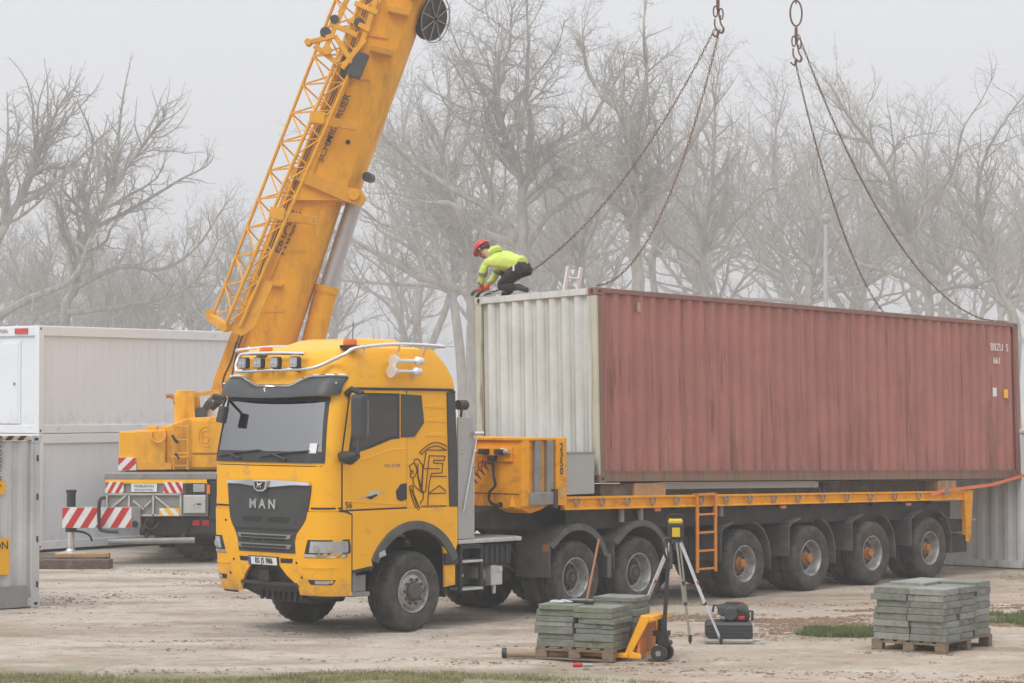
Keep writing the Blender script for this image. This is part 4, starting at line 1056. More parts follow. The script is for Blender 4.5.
MB().box(-.96,-.93,-.035,-.028,1.72,1.86).build('decal', GREYL, hb)
# front face: coupling panel, gussets, seams
fu = -1.70
MB().box(fu-.04,fu,.20,.86,2.24,2.44).build('coupling_panel', TYEL, hb, bevel=.005)
for v, z, w_, m_2 in ((.72,2.38,.10,BLK),(.42,2.38,.09,BLK),(.55,2.29,.09,BLK)): MB().box(fu-.14,fu-.04,v-w_,v+w_*.4,z-.04,z+.04).build('air_coupling', m_2, hb, bevel=.012)
b = MB(); b.cyl((fu-.08,.30,2.38),(fu-.08,.22,2.39),.035,10); b.cyl((fu-.10,.95,2.37),(fu-.10,.80,2.37),.03,10); b.tube(catmull([(fu-.08,.25,2.40),(fu-.12,.32,2.42),(fu-.08,.40,2.38)],4),.014,6); b.build('coupling_head', ALU, hb)
MB().tube(catmull([(fu-.08,.52,2.24),(fu-.09,.50,2.05),(fu-.08,.48,1.90),(fu-.06,.60,1.80),(fu-.05,.62,1.69),(fu-.06,.52,1.625),(fu-.03,.44,1.62)],5), .021, 8).build('suzi_hose', BLK, hb, smooth=True)
MB().cyl((fu-.03,.44,1.62),(fu-.0,.44,1.62),.04,12).build('hose_socket', BLK, hb); MB().cyl((fu-.012,.24,1.62),(fu,.24,1.62),.03,12).build('hole', INK, hb)
for v in (.82,.62,.22,1.1): MB().add([(fu-.06,v,1.60),(fu-.0,v-.07,1.60),(fu-.0,v+.07,1.60),(fu-.0,v,1.76)],[(0,1,3),(0,3,2),(0,2,1),(1,2,3)]).build('gusset', TYEL, hb)
MB().box(fu-.008,fu,.1,2.4,1.775,1.785).build('seam', INKB, hb)
b = MB(); b.prism([(-2.3,1.30),(-2.35,1.50),(-1.70,1.60),(-1.50,1.51),(-1.25,1.555),(-.8,1.66),(-.1,1.66),(.6,1.5),(1.2,1.25),(.6,1.16),(-1,1.22)], .5, 2.0); b.build('gooseneck', CHAS, trailer, bevel=.01)
# perforated toolbox in front of the container
tb = MB().box(-.78,-.14,.0,2.5,DT+.04,2.34).build('toolbox', PERF, trailer, bevel=.008); MB().box(-.79,-.13,-.008,2.508,2.335,2.36).build('toolbox_lid_edge', STEEL, tb)
# ladder
b = MB()
for u in (2.26,2.72): b.box(u,u+.05,-.05,-.015,.46,1.68)
b.box(2.26,2.77,-.05,.05,1.64,1.68)
ld = b.build('ladder', ORNG, trailer, bevel=.005)
for z in (.50,.78,1.06,1.34): MB().box(2.31,2.72,-.048,-.012,z,z+.03).build('ladder_rung', ORNG, ld)
# axles, wheels, fenders
TA = (3.57,5.39,7.20,9.01)
b = MB()
for u in TA: b.cyl((u,.2,.535),(u,2.3,.535),.075,12); b.box(u-.55,u+.1,.62,.72,.62,1.05); b.box(u-.55,u+.1,1.78,1.88,.62,1.05)
b.build('axle', CHAS, trailer)
for i, u in enumerate(TA):
    put_wheel('trail', trailer, u, 0.0, spin=.3+i*1.1); put_wheel('trail', trailer, u, 2.5, flip=True, spin=.8+i)
    for far in (False, True):
        y0 = .02 if not far else 2.5-.64; y1 = y0+.62; yl = y0 if not far else y1
        root = empty('mudguard'); root.parent = trailer
        for prof in ([(-.64,.60),(-.64,1.06),(-.56,1.13),(-.30,1.20)], [(.30,1.16),(.48,1.06),(.62,.86),(.67,.62),(.67,.42)]):
            b = MB(); rr = []
            for a, z in prof: rr.append([V((u+a,y0,z)),V((u+a,y1,z)),V((u+a+.014,y1,z+.012)),V((u+a+.014,y0,z+.012))])
            b.loft(rr)
            for (a, z), (c, e) in zip(prof, prof[1:]): b.beam((u+a,yl,z),(u+c,yl,e),.02,.05,(0,1,0))
            if prof[0][0] < 0: b.box(u-.652,u-.64,y0+.02,y1-.02,1.0,1.02); b.box(u-.67,u-.64,y0+.02,y0+.10,.93,1.0)
            b.build('fender_panel', FEND, root)
# rear end
for y_ in (0, 2.41): MB().prism([(10.10,DT-.2),(10.42,DT-.2),(10.32,.66),(10.22,.66)], y_, y_+.09).build('rear_post', TYEL, trailer, bevel=.006)
b = MB(); b.box(10.20,10.34,.09,2.41,DT-.36,DT-.2); b.box(10.20,10.30,0,2.5,.60,.74); b.build('rear_bumper', TYEL, trailer, bevel=.006)
b = MB(); b.box(9.70,10.25,.03,.6,.42,.72); b.box(9.72,10.20,.1,.6,.78,1.0); b.build('rear_box', CHAS, trailer, bevel=.01)
MB().cyl((10.3,.04,.96),(10.55,.04,.98),.022,8).build('rear_handle', STEEL, trailer)
b = MB()
for v in (.02,2.3): b.box(10.34,10.37,v,v+.18,.62,.72)
b.build('rear_lamp', REDL, trailer)
b = MB(); b.box(-.2,.0,.9,1.6,.5,1.2) if False else b.box(1.75,1.95,.55,.70,.25,1.3); b.box(1.75,1.95,1.8,1.95,.25,1.3); b.box(1.65,2.05,.5,.75,.20,.26); b.box(1.65,2.05,1.75,2.0,.20,.26); b.build('support_leg', CHAS, trailer)

# ------------------------------------------------------------------ the red and white shipping container
TI, RO = .0197, -.0372
cd = V((cos(YAW)*cos(TI), sin(YAW)*cos(TI), -sin(TI))); l0 = V((-sin(YAW), cos(YAW), 0)); up0 = cd.cross(l0)
cl = l0*cos(RO) + up0*sin(RO); cu_ = cd.cross(cl)
CM = Matrix((cd, cl, cu_)).transposed().to_4x4(); CM.translation = BX
box = thing('shipping_container', 'long rusty red shipping container with a white front end being craned off the trailer', 'container')
box.matrix_world = CM
CL, CW, CH = 12.19, 2.44, 2.896
def stained(name, base, streak, s_amt, green, g_amt, H=CH):
    m, t, b = nt(name)
    c = ramp(t, noise(t, 1.1), [(.3, [x*.86 for x in base]), (.7, [min(1,x*1.12) for x in base])])
    c = mixc(t, ramp(t, noise(t, 7, detail=8, rough=.75), [(.5, 0.), (.8, .35)]), c, [x*.62 for x in base])
    tc = N(t, 'ShaderNodeTexCoord'); sx = N(t, 'ShaderNodeSeparateXYZ'); t.links.new(tc.outputs['Object'], sx.inputs[0])
    # rust runs: narrow vertical streaks, thicker low down and under the top rail
    mr = N(t, 'ShaderNodeMapRange'); mr.inputs['From Min'].default_value = H*.05; mr.inputs['From Max'].default_value = H*.75; mr.inputs['To Min'].default_value = .07; mr.inputs['To Max'].default_value = -.07; t.links.new(sx.outputs['Z'], mr.inputs['Value'])
    n = noise(t, 1, stretch=(5.5,5.5,.42), detail=7, rough=.65)
    ad = N(t, 'ShaderNodeMath', operation='ADD'); t.links.new(n, ad.inputs[0]); t.links.new(mr.outputs[0], ad.inputs[1])
    f = ramp(t, ad.outputs[0], [(.60-s_amt*.1, 0.), (.74-s_amt*.1, .85)])
    c = mixc(t, f, c, streak)
    n3 = noise(t, 1, stretch=(9,9,.25), detail=6, rough=.6)
    c = mixc(t, ramp(t, n3, [(.585, 0.), (.70, .6)]), c, [x*.7 for x in streak])
    mr2 = N(t, 'ShaderNodeMapRange'); mr2.inputs['From Min'].default_value = H*.22; mr2.inputs['From Max'].default_value = H*.0; mr2.inputs['To Min'].default_value = -.14; mr2.inputs['To Max'].default_value = .12; t.links.new(sx.outputs['Z'], mr2.inputs['Value'])
    mr3 = N(t, 'ShaderNodeMapRange'); mr3.inputs['From Min'].default_value = H*.86; mr3.inputs['From Max'].default_value = H*1.0; mr3.inputs['To Min'].default_value = 0; mr3.inputs['To Max'].default_value = .08; t.links.new(sx.outputs['Z'], mr3.inputs['Value'])
    n4 = noise(t, 1, stretch=(4.2,4.2,.34), detail=7, rough=.7)
    c = mixc(t, ramp(t, n4, [(.595, 0.), (.67, min(.85,.75*max(0,s_amt)*3))]), c, [x*.62 for x in streak])
    c = mixc(t, ramp(t, noise(t, .9, stretch=(1,1,.6), detail=5), [(.52, 0.), (.72, .35)]), c, [min(1, x*1.25+.02) for x in base])
    n2 = noise(t, 1, stretch=(7,7,.8), detail=8, rough=.7)
    a2 = N(t, 'ShaderNodeMath', operation='ADD'); t.links.new(n2, a2.inputs[0]); t.links.new(mr2.outputs[0], a2.inputs[1])
    a3 = N(t, 'ShaderNodeMath', operation='ADD'); t.links.new(a2.outputs[0], a3.inputs[0]); t.links.new(mr3.outputs[0], a3.inputs[1])
    f2 = ramp(t, a3.outputs[0], [(.60-g_amt*.1, 0.), (.72-g_amt*.1, .8)])
    c = mixc(t, f2, c, green)
    t.links.new(c, b.inputs['Base Color']); b.inputs['Roughness'].default_value = .62
    bump(t, b, noise(t, 30, detail=4), .12)
    return m
CRED = stained('faded_red_container_paint', (.355,.138,.112), (.17,.075,.04), .3, (.19,.15,.08), .25)
CREDR = stained('rusty_red_rail_paint', (.24,.115,.085), (.12,.07,.045), .6, (.18,.15,.09), .6)
CWHT = stained('weathered_white_container_paint', (.545,.56,.55), (.38,.36,.31), .0, (.29,.30,.20), .25)
CPOST = stained('mossy_white_post_paint', (.46,.46,.36), (.22,.17,.09), .6, (.20,.23,.09), 1.2)
def algae_wall():
    m = CWHT.copy(); m.name = 'white_wall_with_algae_lines'; t = m.node_tree; b = t.nodes['Principled BSDF']
    src = b.inputs['Base Color'].links[0].from_socket
    tc = N(t, 'ShaderNodeTexCoord'); sx = N(t, 'ShaderNodeSeparateXYZ'); t.links.new(tc.outputs['Object'], sx.inputs[0])
    a = N(t, 'ShaderNodeMath', operation='MULTIPLY_ADD'); t.links.new(sx.outputs['Y'], a.inputs[0]); a.inputs[1].default_value = 4; a.inputs[2].default_value = -.48
    f = N(t, 'ShaderNodeMath', operation='FRACT'); t.links.new(a.outputs[0], f.inputs[0])
    r = ramp(t, f.outputs[0], [(.40, 0.), (.52, .6), (.72, .15), (.78, .6), (.90, 0.)])
    n = ramp(t, noise(t, 1, stretch=(3,2.2,.7), detail=6), [(.38, .12), (.62, .85)])
    q = N(t, 'ShaderNodeMath', operation='MULTIPLY'); t.links.new(r, q.inputs[0]); t.links.new(n, q.inputs[1])
    t.links.new(mixc(t, q.outputs[0], src, (.17,.18,.10)), b.inputs['Base Color']); return m
CWALL = algae_wall()
def corr(length, pitch, depth, z0, z1, start, fn, y_out=0, nz=10):
    """trapezoidal corrugation; returns grid rows (vertical strips)"""
    xs_ = []; x = start; a = pitch*.27; s_ = pitch*.24; c_ = pitch*.25
    while x < length-pitch*.5:
        xs_ += [(x, 0), (x+a, 0), (x+a+s_, depth), (x+a+s_+c_, depth)]; x += pitch
    xs_ += [(x, 0), (length, 0)]
    rows = []
    for k in range(nz+1):
        z = z0+(z1-z0)*k/nz; rows.append([fn(p, d_, z) for p, d_ in xs_])
    return rows
dent = lambda x, z: .010*MN.noise(V((x*.9, z*1.3, 3)))
for y_, sg in ((.018, 1), (CW-.018, -1)):
    b = MB(); b.grid(corr(CL-.15, .300, .048, .16, CH-.07, .15, lambda x, d_, z: V((x, y_+sg*(d_+dent(x,z)), z)))); 
    sw = b.build('side_wall', CRED, box, recalc=False)
b = MB(); b.grid(corr(CW-.12, .25, .05, .10, CH-.09, .12, lambda y, d_, z: V((.022+d_, y, z)))); fwall = b.build('front_wall', CWALL, box, recalc=False)
b = MB(); b.grid([[V((x, y, CH-.05-.012*(int(x/.15)%2))) for y in (.05,CW-.05)] for x in [.1+.15*k for k in range(81)]]); b.build('roof', CRED, box, recalc=False)
for y0 in (0, CW-.06):
    MB().box(.16,CL-.16,y0,y0+.06,CH-.075,CH).build('top_rail', CREDR, box, bevel=.006)
    MB().box(.16,CL-.16,y0+.004,y0+.05,0.02,.17).build('bottom_rail', CREDR, box, bevel=.006)
    MB().box(.16,CL-.16,y0-.004 if y0 == 0 else y0+.05,y0+.01 if y0 == 0 else y0+.064,.158,.178).build('bottom_rail_lip', CREDR, box)
MB().box(0.0,.09,.10,CW-.10,CH-.10,CH-.002).build('front_header', CWHT, box, bevel=.006)
MB().box(0.0,.09,.10,CW-.10,.02,.13).build('front_sill', CWHT, box, bevel=.006)
for x0, y0 in ((0,0),(0,CW-.12),(CL-.12,0),(CL-.12,CW-.12)):
    yo = y0
    if x0 == 0:
        MB().box(.0,.045,yo,yo+.13 if y0 == 0 else yo+.12,.118,CH-.118).build('corner_post', CPOST, box, bevel=.006)
        MB().box(.047,.155,yo+(.002 if y0==0 else 0),yo+(.12 if y0==0 else .118),.118,CH-.118).build('corner_post', CREDR, box, bevel=.006)
    else: MB().box(x0,x0+.12,yo,yo+.12,.118,CH-.118).build('corner_post', CREDR, box, bevel=.006)
for x0 in (-.004, CL-.174):
    for y0 in (-.006, CW-.156):
        for z0 in (0, CH-.115):
            cst_ = MB().box(x0,x0+.178,y0,y0+.162,z0,z0+.118).build('corner_casting', (CPOST if x0 < 0 and y0 > 1 else CREDR), box, bevel=.01)
            xo = x0+.089; yo = y0-.002 if y0 < 0 else y0+.160
            b = MB(); b.prism([(xo+.035*cos(a), z0+.062+.022*sin(a)) for a in [2*pi*k/14 for k in range(14)]], yo, yo+.004); 
            b.build('casting_hole', INK, cst_)
            if x0 < 0: MB().prism([(y0+.081+.026*cos(a), z0+.062+.04*sin(a)) for a in [2*pi*k/14 for k in range(14)]], x0-.003, x0+.003, 'yz').build('casting_hole', INK, cst_)
# floor and rear doors
MB().box(.1,CL-.1,.08,CW-.08,.02,.14).build('floor', CREDR, box)
b = MB(); b.grid(corr(CW-.12, .3, .03, .14, CH-.12, .12, lambda y, d_, z: V((CL-.03-d_, y, z)))); b.build('door', CRED, box, recalc=False)
b = MB()
for y in (.45,.85,1.6,2.0): b.cyl((CL+.01,y,.1),(CL+.01,y,CH-.1),.018,8)
b.build('locking_bar', STEEL, box)
def side_mark(s, x, z, size, mat, sx=1): return text(s, size, frame((x,.006,z), (1,0,0), (0,0,1)), mat, box, 'marking', .003, sx=sx)
side_mark('BBZU  5', 11.52, 2.42, .19, WHT, .95); side_mark('661', 11.42, 2.17, .17, WHT)
MB().box(11.25,11.38,.006,.012,1.52,1.68).build('sticker', WHT, box); MB().box(11.64,11.78,.006,.012,1.50,1.66).build('sticker', STKY, box)
MB().box(.98,1.06,.008,.014,2.58,2.72).build('sticker', M_('faded_tan_label', (.42,.28,.15), .7), box)

# timbers between deck and container (container rests on them)
def onbed(name, label, cat, u0, u1, v0, v1, mat, z0=0, z1=.188, group=None, bev=.006):
    b = MB(); b.box(u0,u1,v0,v1,DT-.01+z0,DT+z1); o = b.build(name, mat, None, fn=tilt, bevel=bev)
    o.location = O; o.rotation_euler = (0,0,YAW); return tag(o, label, cat, group)
onbed('timber_block', 'pale brown timber block on the trailer deck under the front of the red container', 'timber', .86,1.62,.06,.34, WOODL, z1=.186)
onbed('timber_block', 'pale brown timber block on the trailer deck under the rear of the red container', 'timber', 9.35,9.95,.06,.34, WOODL, z1=.186)
onbed('dark_beam', 'dark timber beam in the gap under the front corner of the red container', 'timber', .12,.84,.10,.30, WOODD, z1=.175)
onbed('dark_beam', 'long dark timber in the gap under the rear half of the red container', 'timber', 6.15,9.30,.30,.46, WOODD, z1=.178)
onbed('white_beam', 'long white metal beam lying in the gap between trailer deck and container', 'beam', 1.75,6.05,.32,.50, WHT, z0=.085, z1=.175)
onbed('dark_beam', 'flat dark timber carrying the white beam in the gap', 'timber', 1.64,6.1,.30,.52, WOODD, z1=.082)
# orange lashing strap from the edge beam to the rear lower corner
p = [tilt(V((8.95,-.03,DT-.07))), tilt(V((9.3,-.035,DT+.0))), V((11.0,-.055,1.60)), V((12.15,-.055,1.745))]
b = MB(); w_ = .028; rr = [[q+V((0,0,w_)), q+V((0,0,-w_)), q+V((0,-.006,-w_)), q+V((0,-.006,w_))] for q in p]
b.loft(rr); st_ = b.build('lashing_strap', M_('orange_webbing', (.75,.20,.07), .7), None); st_.location = O; st_.rotation_euler = (0,0,YAW)
tag(st_, 'orange lashing strap slanting up to the rear lower corner of the red container', 'strap')
b = MB(); b.tube([(9.45,-.03,1.50),(9.46,-.05,1.62),(9.50,-.03,1.70),(9.62,-.03,1.66)], .012, 6); b.box(9.40,9.52,-.06,-.02,1.46,1.56); sr = b.build('ratchet', STEEL, None); sr.location = O; sr.rotation_euler = (0,0,YAW); sr.parent = None
tag(sr, 'grey ratchet tensioner standing on the rear edge of the trailer', 'ratchet')

# ------------------------------------------------------------------ lifting chains
def cw(x, y, z): return CM @ V((x, y, z))
def chain(name, label, pts, group='slack lifting chains', pitch=.085):
    sm = catmull(pts, 30); out = [sm[0]]; acc = 0
    for a, c in zip(sm, sm[1:]):
        seg = (c-a).length; 
        while acc + seg >= pitch:
            t = (pitch-acc)/seg; a = a.lerp(c, t); seg = (c-a).length; out.append(a.copy()); acc = 0
        acc += seg
    b = MB()
    for i in range(len(out)-1):
        p, q = out[i], out[i+1]; d = (q-p).normalized(); a = d.orthogonal().normalized(); a = Quaternion(d, i*pi/2+.4) @ a
        c = (p+q)/2; hl = pitch*.66; hw = .016
        b.tube([c + d*hl*cos(t)*.95 + a*hw*sin(t)*1.0 for t in [2*pi*k/8 for k in range(8)]], .0072, 4, True)
    return tag(b.build(name, RUST, None, recalc=False), label, 'chain', group)
RA = V((3.36, 39.1, 9.62)); RB = V((4.86, 41.0, 9.42))
cA1 = cw(.08, CW-.08, CH+.02); cA2 = cw(.08, .08, CH+.02); cB1 = cw(CL-.1, CW-.1, CH+.02); cB2 = cw(CL-.1, .1, CH+.02)
CI = CM.inverted()
def hang(a, b_, sag, n=14, out=V((0,0,0))):
    pts = []
    for i in range(n+1):
        t = i/n; p = a.lerp(b_, t); k = 4*t*(1-t); p = p - V((0,0,sag*k)) + out*k; q = CI @ p
        if -.02 < q.x < CL+.02 and -.05 < q.y < CW+.05 and q.z < CH+.03: q.z = CH+.03; p = CM @ q
        pts.append(p)
    return pts
# sags bring each chain to the curve it hangs in
chain('lifting_chain', 'rusty chain sagging to the container corner beside the worker', hang(RA+V((-.05,0,-.45)), cA1, .75))
chain('lifting_chain', 'rusty chain curving down to the near front corner of the container where white meets red', hang(RA+V((.03,0,-.45)), cA2, 1.0))
chain('lifting_chain', 'rusty chain dropping behind the roof edge to the far rear corner of the container', hang(RB+V((-.02,0,-.5)), cB1, 1.05))
chain('lifting_chain', 'rusty chain curving down to the near rear corner at the right end of the container', hang(RB+V((.04,0,-.05)), cB2, 1.30))
def oval(b, c, hl, hw, r, d=V((0,0,1)), a=V((1,.2,0)), n=20):
    a = V(a).normalized(); b.tube([c + d*hl*cos(t) + a*hw*sin(t) for t in [2*pi*k/n for k in range(n)]], r, 8, True)
for c, nm, lab in ((RA,'chain_hook','cluster of rusty shackles and shortening hooks at the top of the left pair of chains'),(RB,'chain_hook','rusty shortening hooks hanging under the large oval ring')):
    root = thing(nm, lab, 'hook', c)
    b = MB(); 
    for dx, dz in ((-.04,-.16),(.05,-.20)): oval(b, V((dx,0,dz)), .09, .035, .013)
    b.build('shackle', RUST, root, smooth=True)
    for dx, dz in ((-.05,-.42),(.04,-.36)):
        b = MB(); b.tube(catmull([(dx,0,dz+.14),(dx,0,dz+.02),(dx+.05,0,dz-.08),(dx+.02,0,dz-.15),(dx-.05,0,dz-.10)],4), [.014]*8+[.022]*5+[.015]*4, 8); b.build('grab_hook', RUST, root, smooth=True)
    b = MB(); oval(b, V((0,0,-.02)), .12, .05, .02, a=V((.3,1,0))); b.build('link', RUST, root, smooth=True)
b = MB(); oval(b, RB+V((0,0,.32)), .22, .105, .016); r1 = b.build('master_ring', RUST, None, smooth=True); tag(r1, 'large rusty oval lifting ring above the right pair of chains', 'ring')
b = MB(); oval(b, RA+V((0,0,.32)), .22, .09, .016, a=V((.5,1,0))); r2 = b.build('master_ring', RUST, None, smooth=True); tag(r2, 'rusty lifting ring half out of frame above the left pair of chains', 'ring')
for R_, lab in ((RA, 'upper chain rising out of the photo above the left pair of lifting chains'), (RB, 'upper chain rising out of the photo from the large oval ring')):
    b = MB()
    for k in range(26):
        c = R_+V((0,0,.58+k*.14)); oval(b, c, .095, .035, .012, a=(V((1,0,0)) if k % 2 else V((0,1,0))), n=10)
    tag(b.build('upper_chain', RUST, None), lab, 'chain')

# ------------------------------------------------------------------ small ladder behind the container roof
ldr = thing('aluminium_ladder', 'top end of a pale aluminium ladder leaning behind the container beside the worker', 'ladder', O, YAW)
for u in (2.18,2.50):
    MB().beam((u+.0,3.6,.0),(u+.08,2.56,5.28),.035,.07,(1,0,0)).build('rail', WHT, ldr)
for k in range(17):
    z = .3+k*.30; t = z/5.28; MB().cyl((2.2+.08*t,3.6-1.04*t,z),(2.52+.08*t,3.6-1.04*t,z),.016,6).build('rung', WHT, ldr)
# ------------------------------------------------------------------ the worker on the container roof
def skin(name, pts, edges, mat, parent, sub=2, root=0):
    me = bpy.data.meshes.new(name); me.from_pydata([p[0] for p in pts], edges, []); me.materials.append(mat)
    o = bpy.data.objects.new(name, me); COL.objects.link(o); o.parent = parent
    sk = o.modifiers.new('skin', 'SKIN'); sk.use_smooth_shade = True
    d = me.skin_vertices[0].data if me.skin_vertices else None
    if d is None:
        bm = bmesh.new(); bm.from_mesh(me); bm.verts.layers.skin.verify(); bm.to_mesh(me); bm.free(); d = me.skin_vertices[0].data
    for i, p in enumerate(pts):
        r = p[1]; d[i].radius = (r, r) if not isinstance(r, tuple) else r; d[i].use_root = (i == root)
    sk.branch_smoothing = .6
    s_ = o.modifiers.new('sub', 'SUBSURF'); s_.levels = sub + (1 if name in ('jacket','trousers') else 0); s_.render_levels = s_.levels
    if name in ('jacket','trousers'):      # folds in the cloth
        tx = bpy.data.textures.new('cloth_folds', 'CLOUDS'); tx.noise_scale = .085; tx.noise_depth = 2
        dm = o.modifiers.new('folds', 'DISPLACE'); dm.texture = tx; dm.strength = .045; dm.mid_level = .5; dm.texture_coords = 'LOCAL'
    return o
# local frame: x = along container (towards its rear), y = along front edge (to the far corner), z up from the roof
pm = CM.copy(); pm.translation = CM @ V((0,0,CH))
man = thing('person', 'worker in lime hi-vis jacket and red helmet kneeling on the container roof corner', 'person')
man.matrix_world = Matrix.Translation(CM @ V((-.15,.14,CH))) @ Matrix.Rotation(YAW, 4, 'Z')
HV = M_('lime_hi_vis_fabric', (.54,.64,.13), .8, var=.08, scale=7, bmp=.3, bscale=16)
TRO = M_('black_work_trousers', (.016,.016,.017), .85, var=.3, scale=9, bmp=.3, bscale=14)
SKN = M_('skin', (.50,.27,.19), .55, var=.06)
HLM = M_('red_helmet_shell', (.55,.045,.04), .35, var=.05)
GLV = M_('orange_glove_rubber', (.70,.10,.03), .7, var=.1)
GRYG = M_('grey_glove_fabric', (.16,.15,.14), .85, var=.2)
BOOT = M_('black_work_boots', (.022,.02,.02), .6, var=.2)
def zr(y): return -.037*y + .02     # the roof leans slightly to the far side
P = {}
hipc = (.33,1.42,.35); spine1 = (.33,1.62,.43); chest = (.33,1.95,.49); neckb = (.33,2.12,.54); neck = (.33,2.19,.59); head = (.33,2.30,.655)
# near side (n) and far side (f) limbs
hn, kn, an, tn = (.23,1.44,.33), (.20,1.82,.07), (.20,1.46,.045), (.20,1.27,.02)
hf, kf, af, tf = (.43,1.44,.34), (.45,1.98,.33), (.46,1.80,.03), (.46,1.98,-.02)
sn, en, wn = (.17,2.07,.46), (.15,2.13,.20), (.20,2.27,.05)
sf, ef, wf = (.51,2.07,.47), (.51,2.19,.25), (.40,2.33,.06)
pts = [(hipc,.07),(spine1,.09),(chest,.11),(neckb,.07),(neck,.055),((.33,2.245,.63),.075),((.33,2.30,.665),.088),((.33,2.335,.70),.06),
       (hn,.06),(kn,.05),(an,.034),(tn,.028),(hf,.06),(kf,.05),(af,.034),(tf,.028),
       (sn,.055),(en,.036),(wn,.03),(sf,.055),(ef,.036),(wf,.03)]
edges = [(0,1),(1,2),(2,3),(3,4),(4,5),(5,6),(6,7),(0,8),(8,9),(9,10),(10,11),(0,12),(12,13),(13,14),(14,15),(2,16),(16,17),(17,18),(2,19),(19,20),(20,21)]
body = skin('body', pts, edges, SKN, man)
# jacket over torso and arms
pj = [((.33,1.45,.385),(.175)),((.33,1.66,.455),.175),((.33,1.90,.485),.178),((.33,2.06,.53),.12),((.33,2.14,.565),.082),
      ((.15,2.06,.475),.083),((.12,2.11,.34),.068),((.13,2.13,.22),.060),((.17,2.21,.12),.046),
      ((.51,2.06,.48),.083),((.52,2.14,.36),.068),((.49,2.20,.24),.058),((.43,2.28,.13),.045)]
ej = [(0,1),(1,2),(2,3),(3,4),(2,5),(5,6),(6,7),(7,8),(2,9),(9,10),(10,11),(11,12)]
jk = skin('jacket', pj, ej, HV, man, root=1)
b = MB()
for (a, c, r) in (((.12,2.10,.30),(.125,2.115,.255),.074),((.15,2.17,.17),(.16,2.195,.14),.060),((.51,2.15,.33),(.505,2.165,.30),.073)):
    b.cyl(a, c, r, 14)
b.build('reflective_band', M_('grey_reflective_band', (.20,.22,.20), .5), jk)
# hood on the back of the neck
b = MB(); b.tube(catmull([(.20,2.06,.60),(.26,2.02,.655),(.33,2.0,.67),(.40,2.02,.655),(.46,2.06,.60)],4), [.045]*3+[.055]*11+[.045]*3, 8); b.build('hood', HV, jk, smooth=True)
# trousers
pt_ = [((.33,1.45,.32),.165),(hn,.135),((.215,1.66,.20),.12),(kn,.088),((.20,1.66,.06),.070),((.20,1.46,.055),.060),
       (hf,.135),((.44,1.72,.32),.112),((.45,1.99,.33),.085),((.455,1.90,.18),.07),((.46,1.82,.06),.060),((.33,1.56,.40),.145)]
skin('trousers', pt_, [(0,1),(1,2),(2,3),(3,4),(4,5),(0,6),(6,7),(7,8),(8,9),(9,10),(0,11)], TRO, man)
# boots
skin('boot', [((.20,1.52,.055),.056),((.20,1.43,.06),.058),((.20,1.36,.03),.05),((.20,1.24,.0),.045)], [(0,1),(1,2),(2,3)], BOOT, man)
skin('boot', [((.46,1.83,.10),.055),((.46,1.82,.02),.056),((.46,1.90,-.01),.05),((.46,2.02,-.035),.042)], [(0,1),(1,2),(2,3)], BOOT, man)
# gloved hands: palm and five fingers closing on the shackle
def hand(w, fwd, side, mat, cuff):
    w, fwd, side = V(w), V(fwd).normalized(), V(side).normalized(); up = side.cross(fwd)
    pal = w + fwd*.06
    pts = [(tuple(w - fwd*.03), .036), (tuple(w), .034), (tuple(pal), (.042)), (tuple(pal+fwd*.035), .038)]; ed = [(0,1),(1,2),(2,3)]
    for k, ln in enumerate((.060,.072,.068,.052)):
        o_ = side*(.030-.020*k); i = len(pts)
        p1 = pal+fwd*.045+o_; p2 = p1+fwd*ln*.5-V((0,0,.012)); p3 = p2+fwd*ln*.25-V((0,0,.032)); 
        pts += [(tuple(p1),.0115),(tuple(p2),.0105),(tuple(p3),.0095)]; ed += [(3,i),(i,i+1),(i+1,i+2)]
    i = len(pts); t1 = pal - fwd*.01 + side*.05; t2 = t1 + fwd*.04 + side*.005 - V((0,0,.015)); pts += [(tuple(t1),.013),(tuple(t2),.011)]; ed += [(2,i),(i,i+1)]
    g_ = skin('glove', pts, ed, mat, man, sub=1, root=1)
    MB().tube([w-fwd*.085, w-fwd*.01], [.05,.042], 12).build('glove_cuff', cuff, g_, smooth=True)
hand(wn, (.0,.30,-.12), (-1,0,0), GRYG, GLV); hand(wf, (-.1,.2,-.16), (-1,0,0), GRYG, GLV)
# head: helmet, face, ears, hair
hc = V((.33,2.30,.675)); fw = V((0,.72,-.69)).normalized(); upv = V((0,.69,.72)).normalized()   # face looks down and forward
HM = Matrix((V((1,0,0)), fw, upv)).transposed()
def dome(rx, ry, rz_, c, lo, n=20, m=8):
    rings = []
    for j in range(m+1):
        ph = lo + (pi/2-lo)*j/m; rings.append([c + HM @ V((rx*cos(ph)*cos(2*pi*k/n), ry*cos(ph)*sin(2*pi*k/n), rz_*sin(ph))) for k in range(n)])
    return rings
b = MB(); b.loft(dome(.118,.142,.13, hc+upv*.03, -.05)); helm = b.build('helmet', HLM, man, smooth=50)
b = MB(); b.loft([[hc+upv*.022 + HM @ V((r_*.126*cos(2*pi*k/20), r_*(.150+(.035 if sin(2*pi*k/20) > 0 else 0))*sin(2*pi*k/20), z)) for k in range(20)] for r_, z in ((.8,0),(1,0),(1,.012),(.8,.014))]); b.build('brim', HLM, helm, smooth=50)
b = MB(); b.loft([[hc + HM @ V((x*w_, .085+y*.02, z)) for x, y in ((-1,-1.4),(-.5,.1),(0,.8),(.5,.1),(1,-1.4),(0,-2.5))] for z, w_ in ((-.115,.035),(-.08,.06),(-.03,.07),(.02,.074))]); b.build('face', SKN, man, smooth=60)
b = MB(); b.tube([hc+HM@V((0,.098,-.005)), hc+HM@V((0,.122,-.035)), hc+HM@V((0,.105,-.05))], [.010,.016,.010], 8); b.build('nose', SKN, man, smooth=True)
b = MB()
